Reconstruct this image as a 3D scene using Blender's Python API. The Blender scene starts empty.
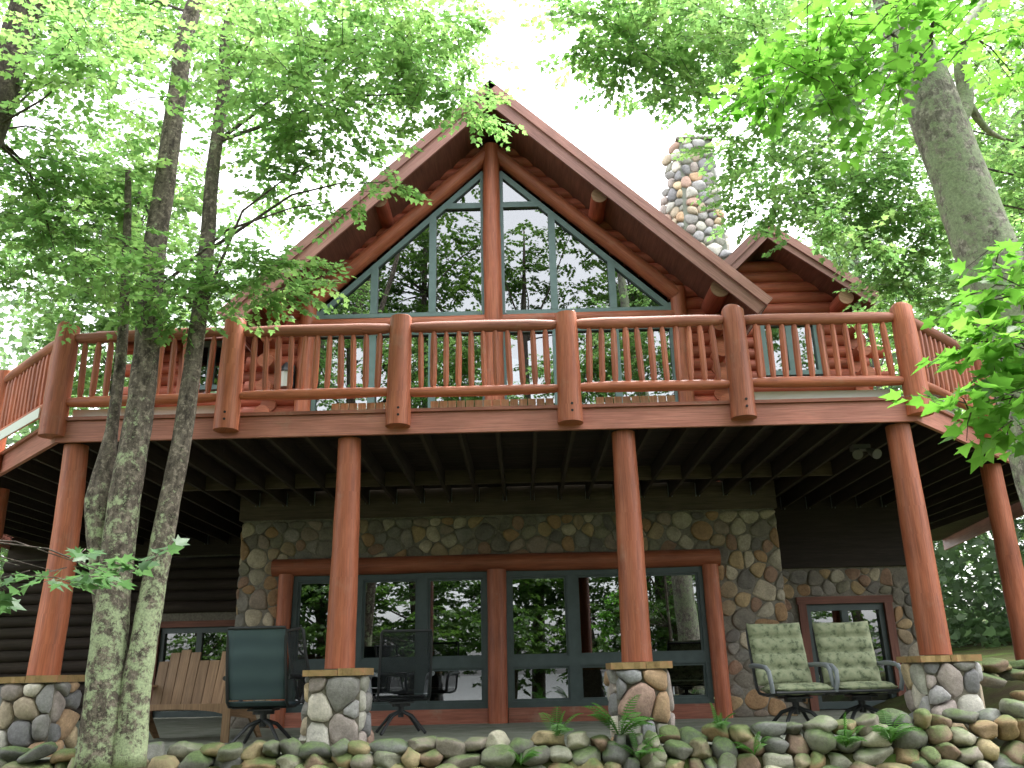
import bpy, bmesh, math, random
import numpy as np
from mathutils import Vector, Matrix

# ------------------------------------------------------------------ camera, light
S = bpy.context.scene
COL = S.collection
R = math.radians

def camera():
    yaw, pitch, roll = -.0064, .3228, -.023
    f = Vector((math.sin(yaw)*math.cos(pitch), math.cos(yaw)*math.cos(pitch), math.sin(pitch)))
    r = Vector((math.cos(yaw), -math.sin(yaw), 0)); u = r.cross(f)
    r2 = r*math.cos(roll)+u*math.sin(roll); u2 = u*math.cos(roll)-r*math.sin(roll)
    cd = bpy.data.cameras.new('camera'); cd.sensor_width = 36; cd.lens = 860/1024*36
    cd.clip_start = .05; cd.clip_end = 3000
    o = bpy.data.objects.new('camera', cd); COL.objects.link(o)
    m = Matrix((r2, u2, -f)).transposed().to_4x4(); m.translation = Vector((.35, -8.735, .66))
    o.matrix_world = m; S.camera = o
camera()

SUN_EL, SUN_AZ = 72, -120          # azimuth from +Y clockwise; overcast, so only a broad soft direction
w = bpy.data.worlds.new('World'); S.world = w; w.use_nodes = True
nt = w.node_tree; bg = nt.nodes['Background']
sky = nt.nodes.new('ShaderNodeTexSky'); sky.sky_type = 'NISHITA'; sky.sun_disc = False
sky.sun_elevation = R(SUN_EL); sky.sun_rotation = R(180+SUN_AZ); sky.dust_density = 4; sky.air_density = 1.2
hs = nt.nodes.new('ShaderNodeHueSaturation'); hs.inputs['Saturation'].default_value = .12; hs.inputs['Value'].default_value = 1.15
nt.links.new(sky.outputs[0], hs.inputs['Color']); nt.links.new(hs.outputs[0], bg.inputs['Color'])
bg.inputs['Strength'].default_value = .15
sd = bpy.data.lights.new('sun', 'SUN'); sd.energy = 1.0; sd.angle = R(25); sd.color = (1, .97, .92)
so = bpy.data.objects.new('sun', sd); COL.objects.link(so)
az, el = R(180+SUN_AZ), R(SUN_EL)
sdir = Vector((math.sin(az)*math.cos(el), math.cos(az)*math.cos(el), math.sin(el)))
so.rotation_euler = sdir.to_track_quat('Z', 'Y').to_euler()
S.view_settings.view_transform = 'Standard'; S.view_settings.look = 'None'; S.view_settings.gamma = 1
S.view_settings.exposure = 2.45
S.render.engine = 'CYCLES'
S.cycles.max_bounces = 10; S.cycles.diffuse_bounces = 5; S.cycles.transparent_max_bounces = 12
S.cycles.caustics_reflective = False; S.cycles.caustics_refractive = False

# ------------------------------------------------------------------ materials
def mat(name, base=(.5,.5,.5), rough=.6, spec=.4, metal=0):
    m = bpy.data.materials.new(name); m.use_nodes = True
    b = m.node_tree.nodes['Principled BSDF']
    b.inputs['Base Color'].default_value = (*base, 1); b.inputs['Roughness'].default_value = rough
    b.inputs['Specular IOR Level'].default_value = spec; b.inputs['Metallic'].default_value = metal
    return m, m.node_tree, b
def N(t, typ, **kw):
    n = t.nodes.new(typ)
    for k, v in kw.items():
        if k in n.inputs.keys(): n.inputs[k].default_value = v
        else: setattr(n, k, v)
    return n
def coords(t, kind, scale):
    tc = N(t, 'ShaderNodeTexCoord'); mp = N(t, 'ShaderNodeMapping'); mp.inputs['Scale'].default_value = scale
    t.links.new(tc.outputs[kind], mp.inputs['Vector']); return mp.outputs[0]
def noise(t, vec, scale, detail=4, rough=.55):
    n = N(t, 'ShaderNodeTexNoise', Scale=scale, Detail=detail, Roughness=rough); t.links.new(vec, n.inputs['Vector']); return n.outputs['Fac']
def ramp(t, fac, stops, mode='LINEAR'):
    r = N(t, 'ShaderNodeValToRGB'); r.color_ramp.interpolation = mode
    el = r.color_ramp.elements
    while len(el) < len(stops): el.new(.5)
    for e, (p, c) in zip(el, stops): e.position = p; e.color = (*c, 1) if len(c) == 3 else c
    t.links.new(fac, r.inputs[0]); return r.outputs[0]
def mix(t, fac, a, b, mode='MIX'):
    m = N(t, 'ShaderNodeMix'); m.data_type = 'RGBA'; m.blend_type = mode
    for sock, v in ((m.inputs[0], fac), (m.inputs[6], a), (m.inputs[7], b)):
        if hasattr(v, 'is_linked') or hasattr(v, 'links'): t.links.new(v, sock)
        elif isinstance(v, (int, float)): sock.default_value = v
        else: sock.default_value = (*v, 1)
    return m.outputs[2]
def attr(t, name):
    a = N(t, 'ShaderNodeAttribute'); a.attribute_name = name; return a.outputs['Fac']
def bump(t, b, h, strength=.3, dist=.02):
    n = N(t, 'ShaderNodeBump', Strength=strength, Distance=dist); t.links.new(h, n.inputs['Height']); t.links.new(n.outputs[0], b.inputs['Normal'])
g = lambda v: (v, v, v)

def wood(name, c1, c2, c3, rough=.5, wear=.0, spec=.4):
    m, t, b = mat(name, rough=rough, spec=spec)
    uv = coords(t, 'UV', (9, .9, 1)); n1 = noise(t, uv, 1.6, 5, .65)
    uv2 = coords(t, 'UV', (70, 2.2, 1)); n2 = noise(t, uv2, 1, 3, .6)
    oc = coords(t, 'Object', (1, 1, 1)); n3 = noise(t, oc, 1.3, 3, .5)
    c = ramp(t, n1, [(.28, c1), (.5, c2), (.72, c3)])
    c = mix(t, ramp(t, n2, [(.3, g(.62)), (.6, g(1))]), (0, 0, 0), c) if False else mix(t, .55, c, mix(t, 1.0, c, ramp(t, n2, [(.32, g(.45)), (.6, g(1.1))]), 'MULTIPLY'))
    c = mix(t, .5, c, mix(t, 1.0, c, ramp(t, n3, [(.3, g(.6)), (.7, g(1.25))]), 'MULTIPLY'))
    at_ = attr(t, 'rnd'); c = mix(t, .6, c, mix(t, 1.0, c, ramp(t, at_, [(0, g(.65)), (1, g(1.25))]), 'MULTIPLY'))
    if wear:
        n4 = noise(t, coords(t, 'Object', (1, 1, 1)), 3.1, 6, .7)
        c = mix(t, ramp(t, n4, [(.58, g(0)), (.74, g(wear))]), c, (.36, .27, .2))
    t.links.new(c, b.inputs['Base Color']); bump(t, b, n2, .25, .01)
    return m
M = {}
M['log'] = wood('stained_log', (.29, .076, .035), (.4, .118, .058), (.49, .168, .09), .5, .25)
M['log_old'] = wood('weathered_log', (.25, .085, .055), (.34, .122, .08), (.42, .175, .12), .55, .55)
M['siding'] = wood('log_siding', (.32, .075, .042), (.42, .105, .06), (.5, .15, .09), .55, .15)
M['fascia'] = wood('fascia_board', (.34, .125, .09), (.41, .16, .118), (.47, .2, .15), .5, .35)
M['roofboard'] = wood('roof_fascia', (.27, .125, .1), (.33, .16, .13), (.38, .195, .16), .5, .2)
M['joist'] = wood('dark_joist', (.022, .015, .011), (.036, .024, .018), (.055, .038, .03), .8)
M['ledger'] = wood('ledger_board', (.07, .05, .036), (.1, .075, .054), (.14, .1, .075), .8)
M['soffit'] = wood('soffit_board', (.15, .062, .044), (.2, .08, .056), (.25, .105, .072), .7)
M['endgrain'] = wood('log_end', (.3, .17, .1), (.38, .22, .13), (.44, .27, .17), .7)
M['pale_wood'] = wood('pale_board', (.42, .32, .2), (.52, .4, .26), (.6, .48, .33), .6)
M['bench_wood'] = wood('bench_board', (.2, .115, .06), (.28, .17, .09), (.36, .23, .13), .65)
M['kick_grey'] = mat('kick_screen', (.66, .7, .66), .5)[0]

def stone_mat(name, dark=1.0, moss=0.0, tint=(1,1,1)):
    m, t, b = mat(name, rough=.75, spec=.3)
    a = attr(t, 'rnd'); d = dark
    pal = [(.20,.19,.18),(.33,.27,.2),(.27,.26,.26),(.40,.31,.2),(.17,.165,.17),(.38,.36,.32),(.30,.2,.16),(.24,.235,.2),(.46,.42,.36),(.29,.245,.225),(.36,.24,.15),(.22,.22,.225)]
    pal = [tuple(v*d*k for v, k in zip(c, tint)) for c in pal]
    c = ramp(t, a, [(i/len(pal), p) for i, p in enumerate(pal)], 'CONSTANT')
    oc = coords(t, 'Object', (1, 1, 1))
    n1 = noise(t, oc, 6, 5, .6); n2 = noise(t, oc, 38, 6, .75); n3 = noise(t, oc, 2.2, 3)
    c = mix(t, .75, c, mix(t, 1.0, c, ramp(t, n1, [(.25, g(.5)), (.75, g(1.4))]), 'MULTIPLY'))
    c = mix(t, .6, c, mix(t, 1.0, c, ramp(t, n2, [(.3, g(.55)), (.7, g(1.4))]), 'MULTIPLY'))
    if moss:
        geo = N(t, 'ShaderNodeNewGeometry'); sx = N(t, 'ShaderNodeSeparateXYZ'); t.links.new(geo.outputs['Normal'], sx.inputs[0])
        ad = N(t, 'ShaderNodeMath'); ad.operation = 'MULTIPLY_ADD'; t.links.new(sx.outputs[2], ad.inputs[0]); ad.inputs[1].default_value = .28
        t.links.new(n3, ad.inputs[2])
        ad2 = N(t, 'ShaderNodeMath'); ad2.operation = 'MULTIPLY_ADD'; t.links.new(n2, ad2.inputs[0]); ad2.inputs[1].default_value = .25; t.links.new(ad.outputs[0], ad2.inputs[2])
        mc = ramp(t, n2, [(.3, (.05, .085, .03)), (.7, (.13, .2, .06))])
        c = mix(t, ramp(t, ad2.outputs[0], [(.7, g(0)), (.9, g(moss))]), c, mc)
    t.links.new(c, b.inputs['Base Color']); bump(t, b, mix(t, .5, n1, n2), .6, .03)
    return m
M['stone'] = stone_mat('fieldstone', 1.3)
M['wallstone'] = stone_mat('wall_cobble', .92, 0, (1.08, 1, .86))
M['rock'] = stone_mat('mossy_rock', .85, .85, (.97, 1, .9))
M['veilstone'] = stone_mat('chimney_cobble', 1.75)  # cobble colour lightened to carry the bright haze veil over the chimney
m, t, b = mat('mortar', (.13, .115, .095), .95, .1)
n = noise(t, coords(t, 'Object', (1,1,1)), 30); t.links.new(ramp(t, n, [(.3, (.15,.135,.11)), (.7, (.26,.235,.195))]), b.inputs['Base Color']); M['mortar'] = m
m, t, b = mat('cap_stone', (.3, .2, .1), .75, .2)
n = noise(t, coords(t, 'Object', (1,1,1)), 9, 6, .7); t.links.new(ramp(t, n, [(.3, (.2,.13,.06)), (.5, (.32,.22,.1)), (.7, (.4,.2,.11))]), b.inputs['Base Color']); bump(t, b, n, .4); M['cap'] = m
m, t, b = mat('concrete', (.3, .3, .28), .85, .2)
n = noise(t, coords(t, 'Object', (1,1,1)), 3, 7, .7); t.links.new(ramp(t, n, [(.3, (.16,.18,.13)), (.7, (.33,.34,.3))]), b.inputs['Base Color']); bump(t, b, n, .2); M['concrete'] = m
m, t, b = mat('teal_paint', (.14, .21, .21), .45, .4)
n = noise(t, coords(t, 'Object', (1,1,1)), 7, 3); t.links.new(ramp(t, n, [(.3, (.115,.18,.18)), (.7, (.15,.225,.225))]), b.inputs['Base Color']); M['teal'] = m
m, t, b = mat('dark_teal_paint', (.05, .085, .08), .4, .4)
n = noise(t, coords(t, 'Object', (1,1,1)), 7, 3); t.links.new(ramp(t, n, [(.3, (.05,.07,.07)), (.7, (.07,.095,.095))]), b.inputs['Base Color']); M['dteal'] = m
M['black'] = mat('black_metal', (.025, .027, .03), .45, .5)[0]
M['greymetal'] = mat('grey_metal', (.2, .22, .24), .4, .5)[0]
M['white'] = mat('white_metal', (.5, .5, .47), .5)[0]
M['dullmetal'] = mat('dull_metal', (.09, .085, .08), .6)[0]
M['dark'] = mat('bolt_hole', (.012, .01, .01), .7)[0]
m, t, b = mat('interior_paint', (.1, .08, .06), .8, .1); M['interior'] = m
m, t, b = mat('shingle', (.06, .055, .05), .9, .1)
br = N(t, 'ShaderNodeTexBrick', Scale=1.0); br.inputs['Color1'].default_value = (.055,.05,.047,1); br.inputs['Color2'].default_value = (.085,.078,.07,1); br.inputs['Mortar'].default_value = (.02,.02,.02,1)
br.inputs['Brick Width'].default_value = .3; br.inputs['Row Height'].default_value = .14; br.inputs['Mortar Size'].default_value = .01
t.links.new(coords(t, 'UV', (1,1,1)), br.inputs['Vector']); t.links.new(br.outputs[0], b.inputs['Base Color']); M['shingle'] = m

def glass(name, ior):
    m = bpy.data.materials.new(name); m.use_nodes = True; t = m.node_tree
    t.nodes.remove(t.nodes['Principled BSDF']); out = t.nodes['Material Output']
    fr = N(t, 'ShaderNodeFresnel', IOR=ior); gl = N(t, 'ShaderNodeBsdfGlossy', Roughness=.0); gl.inputs[0].default_value = (.95,.97,1,1)
    tr = N(t, 'ShaderNodeBsdfTransparent'); tr.inputs[0].default_value = (.3, .35, .34, 1)
    mx = N(t, 'ShaderNodeMixShader'); t.links.new(fr.outputs[0], mx.inputs[0]); t.links.new(tr.outputs[0], mx.inputs[1]); t.links.new(gl.outputs[0], mx.inputs[2])
    t.links.new(mx.outputs[0], out.inputs[0]); return m
M['glass'] = glass('window_glass', 2.9)

def leaf_mat(name, cols, trans, tfac=.5):
    m, t, b = mat(name, rough=.45, spec=.35)
    a = attr(t, 'rnd'); c = ramp(t, a, [(i/(len(cols)-1), x) for i, x in enumerate(cols)])
    t.links.new(c, b.inputs['Base Color'])
    tl = N(t, 'ShaderNodeBsdfTranslucent'); c2 = ramp(t, a, [(i/(len(trans)-1), x) for i, x in enumerate(trans)]); t.links.new(c2, tl.inputs[0])
    mx = N(t, 'ShaderNodeMixShader'); mx.inputs[0].default_value = tfac
    t.links.new(b.outputs[0], mx.inputs[1]); t.links.new(tl.outputs[0], mx.inputs[2]); t.links.new(mx.outputs[0], t.nodes['Material Output'].inputs[0]); return m
M['maple'] = leaf_mat('maple_leaf', [(.08,.16,.05),(.11,.2,.06),(.14,.23,.07)], [(.2,.42,.12),(.28,.5,.14),(.38,.57,.17)], .6)
M['maple_near'] = leaf_mat('near_leaf', [(.05,.13,.02),(.07,.17,.025),(.09,.2,.035)], [(.13,.36,.04),(.2,.48,.06),(.27,.55,.08)], .55)
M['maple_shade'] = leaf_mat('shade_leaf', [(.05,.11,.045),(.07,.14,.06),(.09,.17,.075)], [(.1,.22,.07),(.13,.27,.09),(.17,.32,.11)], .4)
M['conifer'] = leaf_mat('needle', [(.06,.11,.065),(.08,.14,.085),(.1,.17,.1)], [(.11,.2,.1),(.15,.25,.13),(.18,.29,.15)], .35)
M['far_tree'] = leaf_mat('pale_far_leaf', [(.06,.115,.04),(.085,.15,.055),(.11,.18,.07)], [(.15,.29,.08),(.21,.37,.1),(.28,.44,.13)], .5)
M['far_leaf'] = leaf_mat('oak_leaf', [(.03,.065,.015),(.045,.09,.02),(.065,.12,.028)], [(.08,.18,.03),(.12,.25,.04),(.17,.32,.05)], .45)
M['woods'] = leaf_mat('woods_leaf', [(.08,.13,.07),(.11,.17,.09),(.14,.2,.11)], [(.16,.28,.12),(.22,.36,.15),(.28,.42,.18)], .5)
M['fern'] = leaf_mat('fern_leaf', [(.06,.16,.03),(.09,.22,.04)], [(.12,.34,.05),(.18,.42,.06)], .45)

def bark(name, c1, c2, lich, amount, zfade=None):
    m, t, b = mat(name, rough=.85, spec=.15)
    n1 = noise(t, coords(t, 'UV', (14, 3.0, 1)), 1.3, 6, .7)
    oc = coords(t, 'Object', (1, 1, 1)); n2 = noise(t, oc, 11, 9, .78); n3 = noise(t, oc, 55, 4, .65); n4 = noise(t, oc, 1.3, 2); n5 = noise(t, oc, 19, 6, .75)
    c = ramp(t, n1, [(.33, c1), (.66, c2)])
    c = mix(t, ramp(t, n5, [(.52, g(0)), (.62, g(.75))]), c, tuple(min(1, x*1.75) for x in c2)); c = mix(t, ramp(t, n5, [(.36, g(.8)), (.44, g(0))]), c, tuple(x*.7 for x in c1))
    s = N(t, 'ShaderNodeMath'); s.operation = 'MULTIPLY_ADD'; t.links.new(n4, s.inputs[0]); s.inputs[1].default_value = .4; t.links.new(n2, s.inputs[2])
    v = s.outputs[0]
    if zfade:
        sx = N(t, 'ShaderNodeSeparateXYZ'); t.links.new(oc, sx.inputs[0]); mr = N(t, 'ShaderNodeMapRange'); t.links.new(sx.outputs[2], mr.inputs[0])
        mr.inputs[1].default_value = zfade[0]; mr.inputs[2].default_value = zfade[1]; mr.inputs[3].default_value = .07; mr.inputs[4].default_value = -.12
        ad = N(t, 'ShaderNodeMath'); t.links.new(v, ad.inputs[0]); t.links.new(mr.outputs[0], ad.inputs[1]); v = ad.outputs[0]
    e = .86-amount*.24
    lc = ramp(t, n3, [(.3, tuple(x*.55 for x in lich)), (.65, lich)])
    c = mix(t, ramp(t, v, [(e-.03, g(0)), (e+.05, g(.9))]), c, lc)
    t.links.new(c, b.inputs['Base Color']); 
    h = mix(t, .5, n1, n2); bump(t, b, h, .7, .03); return m
M['bark'] = bark('lichen_bark', (.035,.028,.024), (.19,.16,.13), (.45,.53,.32), .6, (.3, 5.0))
M['bark_pale'] = bark('pale_lichen_bark', (.09,.078,.07), (.3,.27,.24), (.36,.42,.27), .72)
M['bark_dark'] = bark('dark_bark', (.035,.028,.024), (.11,.09,.075), (.24,.28,.19), .25)

m, t, b = mat('forest_floor', (.05, .06, .03), .95, .1)
oc = coords(t, 'Object', (1,1,1)); n1 = noise(t, oc, .8, 6, .65); n2 = noise(t, oc, 25, 4, .7)
c = ramp(t, n1, [(.35, (.06,.045,.028)), (.5, (.07,.075,.03)), (.65, (.09,.14,.035))]); c = mix(t, .6, c, mix(t, 1.0, c, ramp(t, n2, [(.3, g(.5)), (.7, g(1.5))]), 'MULTIPLY'))
t.links.new(c, b.inputs['Base Color']); bump(t, b, n2, .6, .03); M['ground'] = m
m, t, b = mat('lake_water', (.04, .06, .06), .06, .6)
bump(t, b, noise(t, coords(t, 'Object', (1,1,1)), 1.6, 3), .12, .05); M['water'] = m
m, t, b = mat('leaf_cushion', (.3, .36, .2), .9, .15)
oc = coords(t, 'Object', (1,1,1)); n1 = noise(t, oc, 16, 3, .6); n2 = noise(t, oc, 120, 2)
c = ramp(t, n1, [(.36, (.12,.14,.09)), (.47, (.24,.27,.17)), (.62, (.3,.32,.21))]); t.links.new(c, b.inputs['Base Color']); bump(t, b, n2, .1, .005); M['cushion'] = m
m, t, b = mat('teal_sling', (.05, .085, .095), .65, .3)
wv = N(t, 'ShaderNodeTexWave', Scale=1.6, Distortion=2.5); wv.bands_direction = 'Z'; t.links.new(coords(t, 'Object', (1,1,1)), wv.inputs['Vector'])
t.links.new(ramp(t, wv.outputs['Fac'], [(0, (.05,.08,.09)), (1, (.068,.105,.115))]), b.inputs['Base Color']); M['sling'] = m
m, t, b = mat('black_sling', (.02, .024, .026), .7, .3); M['bsling'] = m       # open-weave mesh, half see-through
tp = N(t, 'ShaderNodeBsdfTransparent'); mx = N(t, 'ShaderNodeMixShader'); mx.inputs[0].default_value = .62; t.links.new(b.outputs[0], mx.inputs[1]); t.links.new(tp.outputs[0], mx.inputs[2]); t.links.new(mx.outputs[0], t.nodes['Material Output'].inputs[0])
m, t, b = mat('lantern_glass', (.5, .5, .45), .2, .5); M['lantern'] = m

# ------------------------------------------------------------------ mesh building
class MB:
    def __init__(s): s.v = []; s.f = []; s.uv = []; s.r = []
    def face(s, idx, uv=None, r=.5): s.f.append(tuple(idx)); s.uv.append(uv or [(0,0)]*len(idx)); s.r.append(r)
    def obox(s, c, ax, h, r=None):
        c = Vector(c); ax = [Vector(a).normalized() for a in ax]; r = random.random() if r is None else r
        b = len(s.v); L = max(range(3), key=lambda i: h[i])
        for sx in (-1,1):
            for sy in (-1,1):
                for sz in (-1,1): s.v.append(c+ax[0]*h[0]*sx+ax[1]*h[1]*sy+ax[2]*h[2]*sz)
        loc = [(h[0]*(1 if i & 4 else -1), h[1]*(1 if i & 2 else -1), h[2]*(1 if i & 1 else -1)) for i in range(8)]
        off = r*37
        for q in ((0,1,3,2),(4,6,7,5),(0,4,5,1),(2,3,7,6),(0,2,6,4),(1,5,7,3)):
            nrm = [k for k in range(3) if len({loc[i][k] for i in q}) == 1][0]
            rest = [k for k in range(3) if k != nrm]
            vv = L if L in rest else rest[0]; uu = [k for k in rest if k != vv][0]
            s.face([b+i for i in q], [(loc[i][uu]+off, loc[i][vv]+off*.7) for i in q], r)
    def box(s, lo, hi, r=None):
        c = [(a+b)/2 for a, b in zip(lo, hi)]; s.obox(c, ((1,0,0),(0,1,0),(0,0,1)), [abs(b-a)/2 for a, b in zip(lo, hi)], r)
    def tube(s, pts, rad, n=12, cap=True, wob=0, r=None, flat=1):
        pts = [Vector(p) for p in pts]; r = random.random() if r is None else r
        if not hasattr(rad, '__len__'): rad = [rad]*len(pts)
        d0 = (pts[1]-pts[0]).normalized(); side = d0.orthogonal().normalized()
        rings = []; vlen = 0; off = r*31
        for i, p in enumerate(pts):
            d = (pts[min(i+1, len(pts)-1)]-pts[max(i-1, 0)]).normalized()
            side = (side-d*side.dot(d)).normalized(); b2 = d.cross(side)
            if i: vlen += (p-pts[i-1]).length
            ring = []
            for k in range(n):
                a = 2*math.pi*k/n; q = rad[i]*(1+(random.uniform(-wob, wob) if wob else 0))
                ring.append(len(s.v)); s.v.append(p+side*(q*math.cos(a))+b2*(q*math.sin(a)*flat))
            rings.append((ring, vlen, rad[i]))
        for (r0, v0, q0), (r1, v1, q1) in zip(rings, rings[1:]):
            qm = (q0+q1)/2
            for k in range(n):
                k2 = (k+1) % n; u0 = 2*math.pi*qm*k/n+off; u1 = 2*math.pi*qm*(k+1)/n+off
                s.face((r0[k], r0[k2], r1[k2], r1[k]), [(u0,v0+off),(u1,v0+off),(u1,v1+off),(u0,v1+off)], r)
        if cap:
            for ring, rv in ((rings[0], True), (rings[-1], False)):
                idx = list(reversed(ring[0])) if rv else ring[0]
                q = ring[2]; s.face(idx, [(off+q*math.cos(2*math.pi*k/n), off+q*math.sin(2*math.pi*k/n)) for k in range(n)], r)
    def prism(s, poly, vec, r=.5):
        vec = Vector(vec); b = len(s.v); n = len(poly)
        for p in poly: s.v.append(Vector(p))
        for p in poly: s.v.append(Vector(p)+vec)
        p0 = Vector(poly[0]); e1 = (Vector(poly[1])-p0).normalized()
        nn = Vector((0,0,0))
        for i in range(n): nn += (Vector(poly[i])-p0).cross(Vector(poly[(i+1) % n])-p0)
        nn.normalize(); e2 = nn.cross(e1); uv = [((Vector(p)-p0).dot(e2), (Vector(p)-p0).dot(e1)) for p in poly]
        fl = nn.dot(vec) > 0
        a = list(range(n)); ra = a[::-1]
        s.face([b+i for i in (ra if fl else a)], [uv[i] for i in (ra if fl else a)], r)
        s.face([b+n+i for i in (a if fl else ra)], [uv[i] for i in (a if fl else ra)], r)
        for i in range(n):
            j = (i+1) % n; l = (Vector(poly[j])-Vector(poly[i])).length; h = vec.length
            q = (b+i, b+j, b+n+j, b+n+i) if fl else (b+j, b+i, b+n+i, b+n+j)
            s.face(q, [(0,0),(0,l),(h,l),(h,0)], r)
def origin_of(o):
    p = Vector((0,0,0))
    while o is not None: p = p+o.location; o = o.parent
    return p
def finish(name, v, f, material, parent=None, uv=None, rnd=None, smooth=False, loc=None, angle=40):
    base = origin_of(parent) if parent is not None else Vector(loc or (0,0,0))
    me = bpy.data.meshes.new(name)
    va = np.array([tuple(p) for p in v], dtype=float) if not isinstance(v, np.ndarray) else v
    va = va-np.array(base)
    me.from_pydata(va.tolist(), [], f); me.update()
    if uv is not None:
        l = me.uv_layers.new(name='UVMap'); l.data.foreach_set('uv', np.array([c for q in uv for c in q], dtype=np.float32).ravel())
    if rnd is not None:
        a = me.attributes.new('rnd', 'FLOAT', 'FACE'); a.data.foreach_set('value', np.array(rnd, dtype=np.float32))
    me.materials.append(material)
    if smooth:
        me.polygons.foreach_set('use_smooth', [True]*len(me.polygons))
        if angle: me.set_sharp_from_angle(angle=R(angle))
    o = bpy.data.objects.new(name, me); COL.objects.link(o)
    if parent is not None: o.parent = parent
    elif loc is not None: o.location = loc
    return o
def obj(name, mb, m, parent=None, smooth=False, loc=None, label=None, angle=40):
    o = finish(name, mb.v, mb.f, m, parent, mb.uv, mb.r, smooth, loc, angle)
    if label: o['label'] = label
    return o
def tag(o, label, cat, group=None):
    o['label'] = label; o['category'] = cat
    if group: o['group'] = group
    return o
def thing(name, loc, label, cat, group=None):
    o = bpy.data.objects.new(name, None); o.empty_display_size = .2; COL.objects.link(o); o.location = loc
    return tag(o, label, cat, group)
def structure(o): o['kind'] = 'structure'; return o
def log(p0, p1, r0, r1=None, seg=.35, wob=.035, n=14, bow=0):
    """A peeled log: many rings with a slightly wandering radius."""
    p0, p1 = Vector(p0), Vector(p1); r1 = r0 if r1 is None else r1
    L = (p1-p0).length; k = max(2, int(L/seg)+1); pts = []; rad = []
    side = (p1-p0).orthogonal().normalized(); ph = random.uniform(0, 6)
    for i in range(k+1):
        u = i/k; pts.append(p0.lerp(p1, u)+side*(bow*math.sin(math.pi*u)+r0*.05*math.sin(ph+u*L*1.7))); rad.append((r0+(r1-r0)*u)*(1+random.uniform(-wob, wob)))
    return pts, rad

# ------------------------------------------------------------------ stonework
def clip(poly, nx, ny, d):
    out = []
    for i in range(len(poly)):
        a, b2 = poly[i], poly[(i+1) % len(poly)]
        da, db = a[0]*nx+a[1]*ny-d, b2[0]*nx+b2[1]*ny-d
        if da <= 0: out.append(a)
        if da*db < 0: tt = da/(da-db); out.append((a[0]+(b2[0]-a[0])*tt, a[1]+(b2[1]-a[1])*tt))
    return out
def masonry(mb, o, ux, uz, nrm, W, H, rmin, rmax, rng, holes=(), bulge=.035, gap=.012, squash=1.0, outline=None, soft=2):
    """Cobbles set in mortar: one domed, rounded polygon for each stone of a wall face."""
    o, ux, uz, nrm = Vector(o), Vector(ux), Vector(uz), Vector(nrm); sites = []
    for _ in range(int(W*H/(rmin*rmin)*12)+60):
        x, y, q = rng.uniform(0, W), rng.uniform(0, H), rng.uniform(rmin, rmax)
        if all(((x-a)**2+((y-c)/squash)**2) > ((q+e)*.86)**2 for a, c, e in sites): sites.append((x, y, q))
    for x, y, q in sites:
        if any(x0 < x < x1 and y0 < y < y1 for x0, y0, x1, y1 in holes): continue
        if outline and not outline(x, y): continue
        poly = [(0,0),(W,0),(W,H),(0,H)]
        for a, c, e in sites:
            if (a, c) == (x, y) or abs(a-x) > rmax*5 or abs(c-y) > rmax*5: continue
            dx, dy = a-x, c-y; L = math.hypot(dx, dy); tt = .5+.5*(q-e)/max(L, 1e-6)*.6
            poly = clip(poly, dx/L, dy/L, (x+dx*tt)*dx/L+(y+dy*tt)*dy/L)
            if len(poly) < 3: break
        if len(poly) < 3: continue
        for x0, y0, x1, y1 in holes:
            if not (max(p[0] for p in poly) > x0 and min(p[0] for p in poly) < x1 and max(p[1] for p in poly) > y0 and min(p[1] for p in poly) < y1): continue
            c4 = [(x0-x, (1,0,x0)), (x-x1, (-1,0,-x1)), (y0-y, (0,1,y0)), (y-y1, (0,-1,-y1))]
            poly = clip(poly, *max(c4, key=lambda k: k[0])[1])
            if len(poly) < 3: break
        if len(poly) < 3: continue
        cx = sum(p[0] for p in poly)/len(poly); cy = sum(p[1] for p in poly)/len(poly)
        for it_ in range(soft):
            kq = .25 if soft == 2 else .2; new = []
            for i in range(len(poly)):
                a, b2 = poly[i], poly[(i+1) % len(poly)]
                new += [(a[0]*(1-kq)+b2[0]*kq, a[1]*(1-kq)+b2[1]*kq), (a[0]*kq+b2[0]*(1-kq), a[1]*kq+b2[1]*(1-kq))]
            poly = new
        rr = sum(math.hypot(p[0]-cx, p[1]-cy) for p in poly)/len(poly)
        if rr < .02: continue
        s0 = max(.3, 1-gap/rr); bz = bulge*rng.uniform(.6, 1.3)*min(1, rr/.09); tx, ty = rng.uniform(-.18,.18), rng.uniform(-.18,.18)
        rid = rng.random(); rings = []
        for sc, hh in ((s0, -.012), (s0*.985, bz*.3), (s0*.9, bz*.68), (s0*.7, bz*.92)):
            ring = []
            for px, py in poly:
                dx, dy = (px-cx)*sc, (py-cy)*sc
                z = hh+(dx*tx+dy*ty)*(1 if hh > 0 else 0)
                ring.append(len(mb.v)); mb.v.append(o+ux*(cx+dx)+uz*(cy+dy)+nrm*z)
            rings.append(ring)
        n = len(poly)
        flip = ux.cross(uz).dot(nrm) < 0
        for r0, r1 in zip(rings, rings[1:]):
            for i in range(n):
                j = (i+1) % n; qd = (r0[i], r0[j], r1[j], r1[i]); mb.face(qd[::-1] if flip else qd, None, rid)
        top = len(mb.v); mb.v.append(o+ux*cx+uz*cy+nrm*bz)
        for i in range(n):
            j = (i+1) % n; qd = (rings[-1][i], rings[-1][j], top); mb.face(qd[::-1] if flip else qd, None, rid)

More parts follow.
